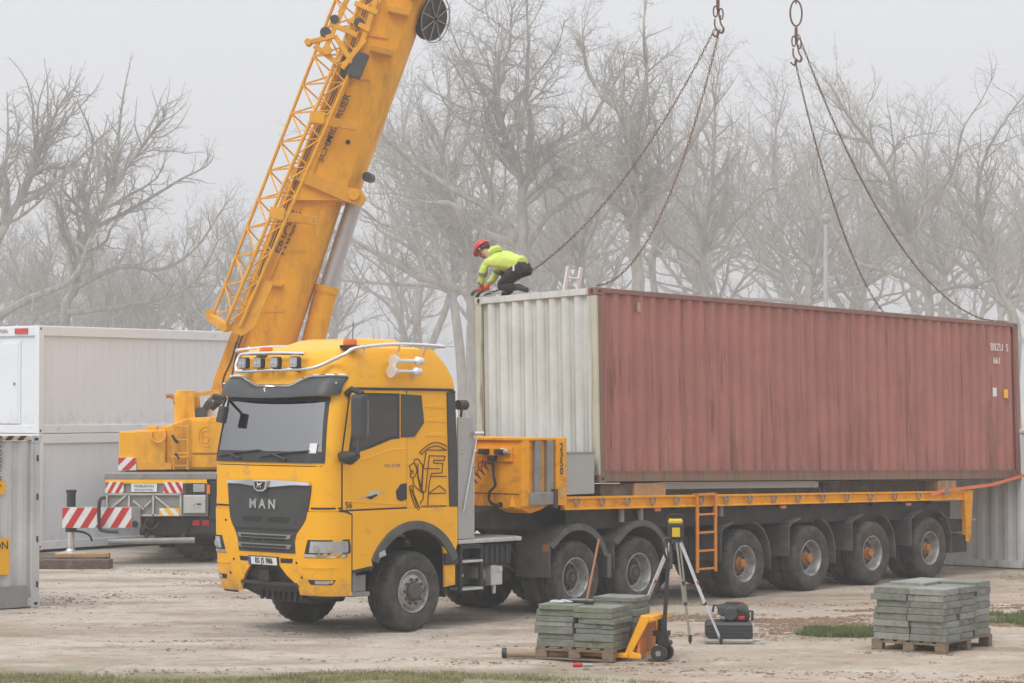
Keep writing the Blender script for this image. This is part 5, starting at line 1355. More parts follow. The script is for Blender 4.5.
for s_ in (-1,1): b.tube([hc+HM@V((s_*.035,.100,.0)), hc+HM@V((s_*.035,.104,-.001))], [.011,.009], 8)
b.build('eyes', INK, man); MB().tube([hc+HM@V((-.025,.101,-.072)), hc+HM@V((0,.106,-.074)), hc+HM@V((.025,.101,-.072))], .005, 6).build('mouth', M_('lips', (.32,.12,.10), .6), man)
for s_ in (-1,1):
    b = MB(); b.tube([hc+HM@V((s_*.088,-.005,.015)), hc+HM@V((s_*.098,-.012,-.01)), hc+HM@V((s_*.088,-.002,-.04))], [.012,.018,.010], 8); b.build('ear', SKN, man, smooth=True)
b = MB(); b.loft(dome(.094,.10,.07, hc-fw*.03-upv*.01, -.6)); b.build('hair', M_('brown_hair', (.06,.035,.02), .8), man, smooth=True)
MB().tube([hc+HM@V((-.09,.02,.01)), hc+HM@V((-.06,.06,-.10)), hc+HM@V((0,.07,-.125)), hc+HM@V((.06,.06,-.10)), hc+HM@V((.09,.02,.01))], .006, 5).build('chin_strap', BLK, helm)
b = MB(); b.box(.10,.108,1.44,1.47,.30,.38); b.build('pocket_stripe', WHT, man)

# ------------------------------------------------------------------ concrete slabs on pallets
SLABM = M_('mossy_grey_concrete', (.20,.205,.18), .92, var=.22, scale=5, dirt=((.085,.10,.055),.35,3,(1,1,2)), bmp=.5, bscale=60)
SLABM2 = M_('very_mossy_concrete', (.20,.205,.175), .92, var=.22, scale=5, dirt=((.10,.14,.035),.42,4,(1,1,2)), bmp=.5, bscale=60)
SLABM3 = M_('pale_grey_concrete', (.27,.27,.245), .92, var=.18, scale=5, dirt=((.12,.13,.08),.3,3,(1,1,2)), bmp=.5, bscale=60)
rs = random.Random(5)
slab_proto = {}
def slab(w, d_, h, mat):
    key = (round(w,2), round(d_,2), round(h,3), mat.name, rs.randrange(3))
    if key not in slab_proto:
        pts_ = []
        for (x0, y0), (x1, y1) in (((-1,-1),(1,-1)),((1,-1),(1,1)),((1,1),(-1,1)),((-1,1),(-1,-1))):
            for k in range(9):
                t_ = k/9; chip = rs.uniform(.010,.024) if rs.random() < .10 else rs.uniform(0,.004)
                x = (x0+(x1-x0)*t_)*w/2; y = (y0+(y1-y0)*t_)*d_/2; q = 1-chip/(.5*min(w,d_)); pts_.append((x*q, y*q))
        o = MB().prism(pts_, 0, h-.002, 'xy').build('concrete_slab', mat, None, bevel=.006); slab_proto[key] = o; return o
    o = slab_proto[key].copy(); COL.objects.link(o); return o
ORD = ['lowest','second','third','fourth','fifth','sixth','seventh','eighth','ninth','tenth']
def pallet(loc, rz, label, w, d_):
    p = thing('wooden_pallet', label, 'pallet', loc, rz)
    for j in range(3):
        MB().box(-w/2,w/2,-d_/2+j*(d_-.10)/2,-d_/2+j*(d_-.10)/2+.10,0,.020).build('bottom_board', WOOD, p)
        MB().box(-w/2,w/2,-d_/2+j*(d_-.12)/2+.0,-d_/2+j*(d_-.12)/2+.12,.102,.124).build('stringer_board', WOOD, p)
        for i in range(3):
            x = -w/2+i*(w-.145)/2; y = -d_/2+j*(d_-.10)/2; MB().box(x,x+.145,y,y+.10,.021,.101).build('pallet_block', WOOD, p, bevel=.006)
    n = 6
    for k in range(n):
        x = -w/2+k*(w-.12)/(n-1); MB().box(x,x+.12,-d_/2,d_/2,.125,.145).build('deck_board', WOOD, p, bevel=.003)
    return p
def stack(base, rz, lx, ly, w, d_, h, n, z0, where, group, mats, jig=.02, hs=None, lean=0):
    M = Matrix.Rotation(rz, 4, 'Z'); z = z0
    for k in range(n):
        hh_ = h if not hs else hs[k % len(hs)]
        m = mats[rs.randrange(len(mats))] if not callable(mats) else mats(k)
        o = slab(w, d_, hh_, m)
        p = M @ V((lx + rs.uniform(-jig,jig) + lean*k, ly + rs.uniform(-jig,jig), 0))
        o.location = (base[0]+p.x, base[1]+p.y, z); o.rotation_euler = (0,0,rz + rs.uniform(-.03,.03) + (pi if rs.random() < .5 else 0)); z += hh_ + .002
        nm = ('topmost' if k == n-1 else ORD[k] + (' from the bottom' if k else ''))
        tag(o, 'grey slab, %s of the %s' % (nm, where), 'slab', group)
    return z
# right pallet
f1 = RAD(-35); B1 = V((5.29, 29.5, 0)); M1 = Matrix.Rotation(f1, 3, 'Z')
c1 = B1 + M1 @ V((-.49, .70, 0))
pallet(c1, f1, 'weathered pallet under the slabs at the right, with nothing beside it', 1.0, 1.40)
names = {(0,0):'front left stack on the right pallet',(1,0):'near corner stack on the right pallet',(1,1):'right middle stack on the right pallet',(1,2):'right rear stack on the right pallet',(0,1):'x',(0,2):'x'}
for (i, j), nm in names.items():
    if (i, j) in ((0,1),): continue
    w_ = .485; n = 8 if j < 2 else 8; hh_ = .079 if j < 2 else .083
    if (i, j) == (0,2):
        stack(c1, f1, -.245, .24, .47, .94, hh_, 8, .147, 'rear left stack on the right pallet', 'slabs on the right-hand pallet', [SLABM, SLABM3], .012)
    else: stack(c1, f1, -.245+.49*i, -.465+.465*j, w_, .46, hh_, n, .147, nm, 'slabs on the right-hand pallet', [SLABM, SLABM, SLABM3], .024)
# left pallet on the pallet truck
f2 = RAD(-24); B2 = V((1.20, 28.50, 0)); M2 = Matrix.Rotation(f2, 3, 'Z'); c2 = B2 + M2 @ V((-.50, .56, 0))
pallet(c2 + V((0,0,.02)), f2, 'weathered pallet carried on the forks of the yellow pallet truck', 1.0, 1.15)
mA = lambda k: SLABM2 if k in (0,1,4,5) else SLABM
G2 = 'slabs on the pallet truck load'
stack(c2, f2, -.25, -.26, .50, .56, .07, 7, .167, 'stack under the gloves on the left pallet', G2, lambda k: SLABM3 if k in (3,) else (SLABM2 if k in (5,6) else SLABM), .032, hs=[.09,.06,.085,.055,.065,.075,.06])
stack(c2, f2, .25, -.26, .50, .56, .08, 7, .167, 'near corner stack on the left pallet', G2, lambda k: SLABM2 if k in (0,6,5) else SLABM, .026, hs=[.08,.085,.06,.055,.065,.065,.065])
stack(c2, f2, .24, .31, .56, .52, .08, 7, .167, 'tall stack behind the pallet truck handle', G2, lambda k: SLABM2 if k == 4 else SLABM, .026, hs=[.085,.08,.085,.08,.085,.08,.055])
stack(c2, f2, -.26, .31, .46, .52, .08, 6, .167, 'low rear left stack on the left pallet', G2, [SLABM], .016)

# ------------------------------------------------------------------ pallet truck
PT = thing('pallet_truck', 'yellow hand pallet truck with black handle pushed under the left-hand pallet', 'pallet truck', B2 + M2 @ V((.0,.52,0)), f2)
PY = M_('pallet_truck_paint', (.85,.38,.01), .35, var=.04, coat=.3)
for y in (-.26,.26):
    fk = MB().box(-1.12,.10,y-.08,y+.08,.05,.105).build('fork', PY, PT, bevel=.01)
    MB().cyl((-1.0,y-.04,.042),(-1.0,y+.04,.042),.040,14).build('fork_roller', BLK, fk)
for y in (-.30,.26):
    MB().prism([(.02,.045),(.26,.045),(.26,.10),(.15,.12),(.36,.50),(.36,.555),(.26,.56),(.06,.12)], y, y+.035).build('side_plate', PY, PT, bevel=.008)
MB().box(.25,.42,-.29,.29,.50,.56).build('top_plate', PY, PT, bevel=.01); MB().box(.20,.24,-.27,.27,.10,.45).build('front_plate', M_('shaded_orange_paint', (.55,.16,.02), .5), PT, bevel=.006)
b = MB(); b.cyl((.42,0,.12),(.42,0,.50),.055,14); b.cyl((.42,0,.20),(.42,0,.34),.08,14); b.box(.32,.50,-.07,.07,.30,.36); b.cyl((.50,-.05,.22),(.50,.05,.22),.035,10); b.build('hydraulic_pump', BLK, PT)
for y in (-.14,.08): 
    w_ = MB().cyl((.42,y,.10),(.42,y+.06,.10),.10,24).build('steer_wheel', BLK, PT, bevel=.008)
    MB().cyl((.42,y-.004,.10),(.42,y+.064,.10),.035,12).build('wheel_hub', STEEL, w_)
b = MB(); b.beam((.44,0,.32),(.50,0,1.24),.05,.04,(1,0,0)); b.build('handle_shaft', BLK, PT, bevel=.006)
b = MB(); b.tube(catmull([(.50,0,1.20),(.49,-.09,1.27),(.48,-.13,1.40),(.475,-.08,1.455),(.475,.08,1.455),(.48,.13,1.40),(.49,.09,1.27),(.50,0,1.20)],4), .016, 8); b.beam((.50,0,1.2),(.478,0,1.45),.014,.014,(0,1,0)); b.build('handle_loop', BLK, PT, smooth=True)

# things on and round the pallets
rn = thing('work_gloves', 'pair of pale grey work gloves dropped on the left slab stack', 'gloves', c2 + M2 @ V((-.30,-.30,.663)), f2)
GG = M_('grey_glove_cloth', (.42,.46,.48), .85, var=.1)
for k, (dx, dy, a) in enumerate(((-.02,-.05,.3),(.06,.04,-.2))):
    q = Matrix.Rotation(a, 3, 'Z'); o_ = V((dx, dy, .012))
    pts = [(tuple(o_ + q@V((-.10,0,0))), .030), (tuple(o_ + q@V((-.04,0,.01))), .034), (tuple(o_ + q@V((.02,0,.012))), .036)]
    ed = [(0,1),(1,2)]
    for j in range(4):
        i = len(pts); y = -.03+.02*j; pts += [(tuple(o_+q@V((.05,y,.01))),.011),(tuple(o_+q@V((.10-.01*abs(j-1.5),y*1.3,.008))),.010)]; ed += [(2,i),(i,i+1)]
    i = len(pts); pts += [(tuple(o_+q@V((.0,.055,.01))),.012),(tuple(o_+q@V((.035,.075,.006))),.010)]; ed += [(1,i),(i,i+1)]
    skin('glove', pts, ed, GG, rn, sub=1)
# broom lying head-down on the slabs with its handle in the air
h0 = c2 + M2 @ V((-.02,-.12,.70)); h1 = V((1.06, 29.35, 1.42))
br_ = thing('broom', 'broom with orange-brown wooden handle slanting up from its black head on the slabs', 'broom', h0)
MB().cyl((0,0,0), h1-h0, .014, 10).build('handle', M_('broom_handle_wood', (.36,.15,.06), .6, var=.15), br_)
b = MB(); b.obox((-.10,-.05,-.012), .40,.07,.03, Matrix.Rotation(f2,3,'Z')); b.build('head', BLK, br_, bevel=.008)
b = MB()
for k in range(34):
    for j in range(3):
        p_ = Matrix.Rotation(f2,3,'Z') @ V((-.19+k*.0115, -.022+j*.022, 0)) + V((-.10,-.05,-.012)); b.cyl(p_+V((0,0,-.012)), p_+V((rs.uniform(-.008,.008),rs.uniform(-.008,.008),-.036)), .003, 4)
b.build('bristles', INK, br_)
po = thing('round_post', 'short round wooden post with a black cap lying left of the pallet truck load', 'post', V((-.06,29.0,.075)), RAD(-6))
MB().cyl((0,0,0),(.75,0,0),.055,16).build('shaft', M_('peeled_post_wood', (.33,.24,.17), .8, var=.2, scale=6, stretch=(1,6,6)), po, smooth=50)
MB().cyl((-.06,0,0),(.0,0,0),.062,16).build('cap', BLK, po, bevel=.006)
rd = thing('red_marker', 'small red and white spray marker lying on the ground in front of the left-hand pallet', 'marker', V((.80,28.1,.03)), .1)
MB().cyl((-.09,0,0),(.02,0,0),.026,12).build('can', RED, rd, bevel=.006); MB().cyl((.02,0,0),(.15,.02,-.006),.018,10).build('cap', LENS, rd, bevel=.004)

# ------------------------------------------------------------------ surveying laser on its tripod
TP = V((2.10, 30.95, 0))
tri = thing('laser_tripod', 'aluminium tripod carrying a yellow and black rotating site laser, between pallet truck and engine', 'tripod', TP)
ALW = M_('tripod_aluminium', (.62,.63,.64), .35, .35, var=.05)
feet = [V((.56,-.24,0)), V((.17,-.20,0)), V((-.56,.42,0))]; tz = 1.32
b = MB(); b.cyl((0,0,tz-.03),(0,0,tz+.01),.085,18); b.cyl((0,0,tz-.12),(0,0,tz-.03),.03,10); b.build('head', BLKG, tri)
for i, f in enumerate(feet):
    d_ = f.normalized(); top = d_*.07 + V((0,0,tz-.03)); 
    if i == 1: top = V((.03,-.06,tz-.03))
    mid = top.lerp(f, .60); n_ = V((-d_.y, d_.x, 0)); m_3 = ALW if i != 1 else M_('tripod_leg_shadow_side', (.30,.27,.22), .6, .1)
    leg = MB()
    for s_ in (-1,1): leg.beam(top+n_*.028*s_, mid+n_*.024*s_, .018, .022)
    lo = leg.build('leg', m_3, tri, bevel=.003)
    MB().beam(top.lerp(f,.42), f+V((0,0,.06)), .028, .024).build('lower_leg', m_3, lo)
    MB().obox(top.lerp(f,.40), .05,.05,.05).build('leg_clamp', RED if i != 1 else BLK, lo, bevel=.006); MB().obox(mid, .05,.05,.04).build('leg_collar', BLK, lo, bevel=.006)
    b = MB(); b.tube([f+V((0,0,.12)), f+V((0,0,.05)), f], [.022,.024,.004], 8); b.build('foot_spike', BLK, lo)
las = thing('site_laser', 'black and yellow rotating laser level on top of the tripod', 'laser level', TP+V((0,0,tz+.012)))
b = MB(); b.loft([[V((x*r_, y*r_, z)) for x, y in ((-1,-.7),(-.7,-1),(.7,-1),(1,-.7),(1,.7),(.7,1),(-.7,1),(-1,.7))] for r_, z in ((.07,0),(.10,.02),(.105,.18),(.08,.20))]); lb = b.build('housing', BLK, las, bevel=.006)
LY = M_('laser_yellow_plastic', (.62,.44,.02), .4, var=.05)
b = MB(); b.box(-.05,.05,-.115,-.10,.03,.15); b.build('front_panel', LY, lb, bevel=.006)
b = MB(); b.loft([[V((x*r_, y*r_, z)) for x, y in ((-1,-.7),(-.7,-1),(.7,-1),(1,-.7),(1,.7),(.7,1),(-.7,1),(-1,.7))] for r_, z in ((.088,.201),(.092,.235),(.075,.262))]); b.build('top_cover', LY, lb, bevel=.004)
b = MB(); b.cyl((0,0,.262),(0,0,.30),.055,16); b.cyl((0,0,.30),(0,0,.312),.07,16); b.build('rotor', BLK, lb)
b = MB(); b.tube([(-.10,-.02,.17),(-.11,-.02,.27),(-.06,-.02,.32),(.06,-.02,.32),(.11,-.02,.27),(.10,-.02,.17)], .009, 6); b.build('carry_handle', BLK, lb)

# ------------------------------------------------------------------ small engine unit
EN = thing('engine_unit', 'small black petrol engine on a black box standing right of the tripod', 'engine', V((2.80,31.15,0)), RAD(-4))
b = MB(); b.loft([[V((x,y,z)) for x, y in ((a,c),(d_,c),(d_,e),(a,e))] for z,a,d_,c,e in ((.055,-.27,.30,-.22,.20),(.10,-.31,.305,-.25,.22),(.22,-.31,.30,-.25,.22),(.27,-.27,.27,-.22,.20))]); eb_ = b.build('housing', BLKG, EN, bevel=.015)
for z in (.12,.17,.22): MB().box(-.30,.29,-.262,-.25,z,z+.012).build('rib', BLK, eb_)
b = MB(); b.loft([[V((x,y,z)) for x, y in ((a,c),(d_,c),(d_,e),(a,e))] for z,a,d_,c,e in ((.27,-.04,.24,-.16,.14),(.33,-.10,.27,-.18,.16),(.40,-.14,.26,-.18,.16),(.46,-.16,.24,-.15,.13),(.49,-.02,.20,-.12,.10))]); en_ = b.build('engine_block', BLK, EN, bevel=.012)
b = MB(); b.cyl((.05,-.02,.47),(.05,-.02,.51),.10,18); b.cyl((-.10,-.19,.40),(-.10,-.17,.40),.05,14)
for k in range(5): b.box(.02,.20,-.19,-.18,.36+k*.02,.367+k*.02)
b.build('cooling_cover', BLKG, en_); MB().box(.12,.20,-.20,-.18,.30,.345).build('red_switch', RED, en_, bevel=.006)
MB().lathe([(0,-.02),(.075,-.02),(.085,.0),(.085,.03),(0,.03)], 20, Matrix.Translation((.02,-.205,.37))).build('recoil_starter', BLKG, en_)
MB().box(-.12,-.03,-.20,-.17,.30,.34).build('muffler', STEEL, en_, bevel=.01)
MB().cyl((.16,-.05,.49),(.16,-.05,.515),.028,12).build('fuel_cap', RED, en_)
b = MB(); b.tube([(-.12,-.05,.46),(-.19,-.05,.47),(-.21,-.05,.38)], .015, 6); b.tube([(.24,-.1,.40),(.30,-.1,.40),(.30,-.1,.28)], .018, 6); b.build('handle', BLK, EN)
b = MB(); b.box(-.32,.30,-.30,-.22,.03,.055); b.box(-.32,.30,.18,.26,.03,.055); b.box(-.25,.25,-.25,.22,.0,.032); b.cyl((.30,-.26,.045),(.44,-.26,.05),.008,6); b.cyl((.42,-.29,.045),(.42,-.23,.045),.03,10); b.build('base_bar', ALU, EN)
# ------------------------------------------------------------------ mobile crane
def clip_rect(poly, x0, x1, z0, z1):
    for ax, lim, sg in ((0,x0,1),(0,x1,-1),(1,z0,1),(1,z1,-1)):
        out = []
        for i in range(len(poly)):
            a, c = poly[i-1], poly[i]; da = (a[ax]-lim)*sg; dc = (c[ax]-lim)*sg
            if da >= 0: out.append(a)
            if (da >= 0) != (dc >= 0):
                t = da/(da-dc); out.append((a[0]+(c[0]-a[0])*t, a[1]+(c[1]-a[1])*t))
        poly = out
        if len(poly) < 3: return []
    return poly
def stripes(b, x0, x1, z0, z1, y, pitch, slope, th=.004):
    k = x0 - abs(slope)*(z1-z0) - pitch
    while k < x1 + abs(slope)*(z1-z0) + pitch:
        p = [(k, z0), (k+pitch/2, z0), (k+pitch/2+slope*(z1-z0), z1), (k+slope*(z1-z0), z1)]
        p = clip_rect(p, x0, x1, z0, z1)
        if p: b.prism(p, y-th, y)
        k += pitch
def chev(x0, x1, z0, z1, yb, yf, pitch, slope, base, film, parent, name='chevron_board'):
    b = MB(); b.box(x0,x1,yb,yf,z0,z1) if yb < yf else b.box(x0,x1,yf,yb,z0,z1); b.cur = 1
    stripes(b, x0+.003, x1-.003, z0+.004, z1-.004, min(yb,yf)-.001, pitch, slope)
    return b.build(name, [base, film], parent, fn=lambda p: p+off)
CR = thing('mobile_crane', 'big yellow mobile crane with raised boom, lattice jib and chevron-marked rear behind the lorry', 'crane', (-6.2, 45.8, 0))
off = V((6.2, -45.8, 0))
def cb(b, name, mat, parent=CR, **k): 
    f = (lambda p: p + off) if parent is not None else None
    return b.build(name, mat, parent, fn=f, **k)
# parts of the carrier
b = MB(); b.box(-7.72,-4.9,46.2,56.5,.75,1.50); b.box(-7.70,-4.92,45.92,46.2,.95,1.62); car = cb(b, 'carrier', CHAS, bevel=.02)
b = MB(); b.box(-7.76,-4.86,45.80,57,1.62,1.74); cb(b, 'deck', STEEL, car, bevel=.015)
b = MB(); b.box(-7.72,-5.80,45.78,45.80,1.545,1.62); cb(b, 'yellow_band', STKY, car)
b = MB(); b.box(-7.74,-5.78,45.82,45.86,.92,1.56); pan = cb(b, 'rear_panel', STEEL, CR)
for x0, x1, sl in ((-7.73,-7.38,.55),(-6.62,-6.26,-.55)):
    chev(x0,x1,1.36,1.575,45.765,45.79,.145,sl,WHT,RED,pan)
for x0, x1, sl in ((-7.66,-7.33,.8),(-6.70,-6.32,-.8)):
    chev(x0,x1,.93,1.08,45.76,45.785,.20,sl,STKY,WHT,pan)
sg_ = cb(MB().box(-7.24,-6.75,45.775,45.795,1.385,1.54), 'rear_sign', WHT, CR)
text('MOBILKRAN', .075, frame((-7.0+6.2,-.033,1.495), (1,0,0), (0,0,1)), M_('blue_lettering', (.12,.18,.3), .5), sg_, 'lettering', .002, sx=.9)
text('BRAUNSCHWEIG', .05, frame((-7.0+6.2,-.033,1.425), (1,0,0), (0,0,1)), M_('grey_blue_lettering', (.2,.25,.32), .5), sg_, 'lettering', .002, sx=.9)
b = MB()
for p, q in (((-7.70,1.34),(-6.28,1.34)),((-7.70,.93),(-7.70,1.34)),((-7.28,.93),(-7.28,1.34)),((-6.82,.93),(-6.82,1.34)),((-6.30,.93),(-6.30,1.34)),((-7.62,1.08),(-7.34,1.32)),((-6.78,1.30),(-6.42,1.0)),((-7.2,1.22),(-7.0,1.05)),((-6.98,1.1),(-6.86,1.22)),((-7.7,.94),(-6.3,.94))):
    b.beam((p[0],45.79,p[1]),(q[0],45.79,q[1]),.035,.035,(0,1,0))
cb(b, 'panel_frame', ALU, pan)
bx_ = cb(MB().box(-6.24,-5.82,45.74,45.95,.98,1.32), 'equipment_box', ALU, CR, bevel=.012); cb(MB().box(-5.98,-5.90,45.73,45.74,1.14,1.17), 'latch', INK, bx_)
b = cb(MB().box(-6.22,-5.82,45.78,46.0,1.35,1.56), 'lamp_box', CHAS, CR, bevel=.01); cb(MB().box(-6.06,-5.84,45.76,45.78,1.38,1.53), 'work_lamp', LENS, b, bevel=.01); cb(MB().box(-5.80,-5.74,45.76,45.79,1.35,1.52), 'marker_lamp', AMB, b)
cb(MB().box(-5.76,-5.5,45.82,46.2,.85,1.6), 'side_bracket', BLK, car, bevel=.02)
b = MB().box(-7.1,-5.0,45.9,46.3,.55,.92); cb(b, 'rear_axle_frame', CHAS, car, bevel=.03)
for x in (-6.08, -5.9): cb(MB().box(x,x+.14,45.86,45.9,.74,.84), 'tail_lamp', REDL, car, bevel=.01)
cb(MB().box(-6.02+.0,-5.3,45.88,45.9,.62,.9), 'tail_lamp_holder', BLK, car)
b = MB(); b.cyl((-7.58,45.25,.47),(-5.96,45.25,.50),.055,14); bp = cb(b, 'rear_bumper_tube', STEEL, car, smooth=50)
b = MB(); 
for x in (-6.9,-6.2): b.beam((x,45.25,.49),(x,45.95,.70),.06,.06)
cb(b, 'bumper_arms', CHAS, car)
b = MB(); b.tube(catmull([(-7.70,45.6,1.28),(-7.80,45.55,1.22),(-7.80,45.55,.75),(-7.72,45.55,.66),(-7.45,45.55,.64)],3), .035, 8); cb(b, 'rail_loop', BLK, car, smooth=True)
b = MB(); b.tube(catmull([(-6.9,45.7,.9),(-6.95,45.6,.75),(-6.8,45.6,.68),(-6.7,45.7,.8)],3), .02, 6)
for x, z in ((-7.15,.78),(-7.0,.70),(-6.85,.85)): b.cyl((x,45.7,z),(x,45.95,z),.06,10)
cb(b, 'hydraulic_couplings', CHAS, car)
# big tyres, rear pair turned by the all-wheel steering
def crane_tyre(x, y, st):
    w = empty('wheel', V((x,y,.62))+off, 0, CR); w.rotation_euler = (0,0,st)
    prof = [(.30,.05),(.33,.01),(.42,-.01),(.52,-.01),(.60,.03),(.63,.09),(.63,.19),(.61,.20),(.61,.23),(.63,.24),(.63,.35),(.60,.41),(.52,.45),(.42,.45),(.33,.43),(.30,.39)]
    MB().lathe(prof, 72, mod=lambda k,j: -.018 if (j in (4,5,6,9,10,11) and (k//2)%2) else 0, M=Matrix.Translation((0,-.22,0))).build('tyre', TYRE, w, smooth=50)
    MB().lathe([(.31,-.18),(.30,-.20),(.27,-.15),(.20,-.10),(.12,-.16),(0,-.16)], 32).build('rim', RIMD, w, smooth=45)
crane_tyre(-6.02, 46.85, RAD(38))
crane_tyre(-5.3, 48.9, RAD(90))
for y in (51.5,53.2,55):
    for x in (-7.35,-5.3): crane_tyre(x, y, RAD(90))
# outrigger
b = MB(); b.box(-8.52,-7.05,45.72,46.05,.70,1.10); ob = cb(b, 'outrigger_beam', STEEL, bevel=.01)
chev(-8.53,-7.22,.705,1.095,45.70,45.72,.285,.62,WHT,RED,ob)
b = MB(); b.cyl((-8.40,45.9,1.10),(-8.40,45.9,1.38),.085,16); b.cyl((-8.40,45.9,1.36),(-8.40,45.9,1.42),.10,16); cb(b, 'jack_cap', BLK, ob); cb(MB().cyl((-8.40,45.9,.62),(-8.40,45.9,.72),.11,16), 'jack_housing', BLK, ob)
cb(MB().cyl((-8.40,45.9,.20),(-8.40,45.9,.66),.062,18), 'jack_cylinder', CHR, ob, smooth=50)
b = MB(); b.tube(catmull([(-8.34,45.8,.64),(-8.15,45.78,.62),(-8.02,45.78,.55),(-7.98,45.78,.45)],3),.022,6); cb(b, 'jack_hose', BLK, ob)
b = MB(); b.loft([[V((-8.40+r_*cos(a),45.9+r_*sin(a),z)) for a in [2*pi*k/16 for k in range(16)]] for r_, z in ((.30,.19),(.30,.21),(.10,.26),(.08,.30))]); cb(b, 'jack_foot', ALU, ob)
# superstructure
b = MB(); b.prism([(-7.62,1.77),(-7.62,2.52),(-6.72,2.56),(-6.72,1.77)], 46.65, 49.6); cwt = cb(b, 'counterweight', CYEL, bevel=.03)
chev(-7.625,-7.28,1.77,2.02,46.62,46.648,.30,1.0,WHT,RED,cwt)
cb(MB().box(-7.25,-6.6,46.640,46.655,1.785,1.92), 'lower_flange', CYEL2, cwt)
b = MB(); b.tube(catmull([(-6.98,46.63,2.52),(-6.98,46.60,2.40),(-6.90,46.59,2.32),(-6.78,46.59,2.32),(-6.72,46.60,2.40),(-6.72,46.63,2.52)],3),.022,6); cb(b,'lifting_eye',CYEL2,cwt)
for x in (-7.05,-6.78): cb(MB().box(x-.06,x+.14,46.8,47.1,2.52,2.62),'lug',CYEL,cwt,bevel=.01)
b = MB(); b.prism([(-6.72,1.78),(-6.72,2.62),(-6.30,2.78),(-4.2,2.90),(-3.2,2.6),(-3.2,1.78)], 46.75, 49.5); sup = cb(b, 'superstructure', CYEL, bevel=.03)
b = MB(); b.box(-6.22,-4.6,46.70,46.76,2.10,2.74); cb(b, 'side_panel', CYEL, sup, bevel=.012); b = MB(); b.box(-6.22,-4.6,46.72,46.76,1.82,2.06); cb(b, 'side_panel', CYEL, sup, bevel=.012)
# emblem on the side panel
b = MB(); cx_, cz_ = -5.95, 2.42
for a0, a1, r_ in ((30,330,.17),(40,200,.11),(220,380,.11)):
    pts_ = [(cx_+r_*.75*cos(RAD(a)), 46.692, cz_+r_*1.15*sin(RAD(a))) for a in range(a0, a1, 15)]; b.tube(pts_, .009, 5)
b.tube([(cx_-.05,46.692,cz_-.12),(cx_-.03,46.692,cz_+.12),(cx_+.06,46.692,cz_+.12)], .009, 5); b.tube([(cx_-.04,46.692,cz_),(cx_+.05,46.692,cz_+.01)], .009, 5)
cb(b, 'emblem', CYEL2, sup)
b = MB()
for x in (-6.55,-6.28): b.cyl((x,46.62,1.78),(x,46.62,2.66),.018,6)
for z in (1.86,2.10,2.36,2.62): b.cyl((-6.55,46.62,z),(-6.28,46.62,z),.014,6)
b.box(-6.6,-6.25,46.58,46.66,2.02,2.05); cb(b, 'ladder', CYEL2, sup)
b = MB(); b.tube([(-6.58,46.6,2.45),(-6.52,46.58,2.36),(-6.46,46.6,2.30)], .03, 6); b.tube([(-6.52,46.6,2.1),(-6.44,46.6,2.0)], .03, 6); cb(b, 'grip', BLK, sup)
b = MB(); b.loft([[V((x,y,z)) for x, y in ((-6.60+a,47.0),(-6.52+a,46.93),(-6.38,46.93),(-6.22+c,47.0),(-6.22+c,47.9),(-6.60+a,47.9))] for z, a, c in ((2.6,0,.06),(3.2,0,.0),(3.32,.05,-.08))]); tw = cb(b, 'winch_tower', CYEL, sup, bevel=.015)
b = MB(); b.tube(catmull([(-6.58,47.1,3.16),(-6.70,47.05,3.22),(-6.76,47.05,3.20)],3),.045,8); b.tube(catmull([(-6.62,47.05,3.20),(-6.60,47.0,3.08),(-6.56,47.0,3.04)],3),.02,6); cb(b, 'tow_hook', HUBY, sup, smooth=True)
b = MB(); b.tube([(-6.12,47.15,2.80),(-5.92,47.1,3.08),(-5.92,47.3,3.14)], [.05,.08,.05], 8); b.cyl((-6.1,47.0,2.86),(-6.1,47.5,2.86),.13,16); cb(b, 'winch_drum', BLKG, sup)
cb(MB().box(-6.04,-5.55,47.2,47.8,2.75,3.14), 'hydraulic_tank', WHT, sup, bevel=.02)
b = MB(); b.beam((-6.30,47.3,3.22),(-5.80,47.5,3.30),.06,.08); b.beam((-6.25,47.3,2.8),(-6.05,47.3,2.6),.1,.05); cb(b,'bracket',CYEL,sup)
b = MB(); b.tube(catmull([(-5.72,48.2,3.0),(-5.78,48.1,3.5),(-5.62,48.1,3.9),(-5.52,48.2,4.3)],4),.022,6); b.tube(catmull([(-5.70,48.2,3.0),(-5.62,48.1,3.5),(-5.52,48.1,4.0),(-5.42,48.2,4.4)],4),.018,6); cb(b,'hydraulic_hoses',BLK,sup)
# boom: base section, collar, outer section (flat top on the left, rounded belly on the right)
def boom_ring(z, xl, xr, y0=48.4, y1=49.6, n=10):
    pts_ = [V((xl,y0,z)), V((xl,y1,z))]; ym = (y0+y1)/2; hy = (y1-y0)/2; w = xr-xl
    for k in range(n+1):
        a = pi/2 - pi*k/n; pts_.append(V((xr - w*.30 + w*.30*abs(cos(a))**.8, ym + hy*sin(a)*(1.0), z)))
    return pts_
b = MB(); b.loft([boom_ring(2.9,-6.16,-4.82),boom_ring(3.6,-5.98,-4.62),boom_ring(7.55,-4.52,-3.33)]); boom = cb(b, 'boom', CYEL, smooth=30)
b = MB(); b.loft([boom_ring(7.15,-4.50,-3.16,48.28,49.72),boom_ring(7.9,-4.28,-2.92,48.28,49.72),boom_ring(11.3,-2.95,-1.70,48.32,49.68),boom_ring(14.6,-1.60,-.52,48.35,49.65)]); o2 = cb(b, 'boom_section', CYEL, boom, smooth=30)
b = MB(); b.loft([boom_ring(14.5,-1.60,-.66,48.5,49.5),boom_ring(20.5,.85,1.6,48.55,49.45)]); cb(b, 'boom_section', CYEL, boom, smooth=30)
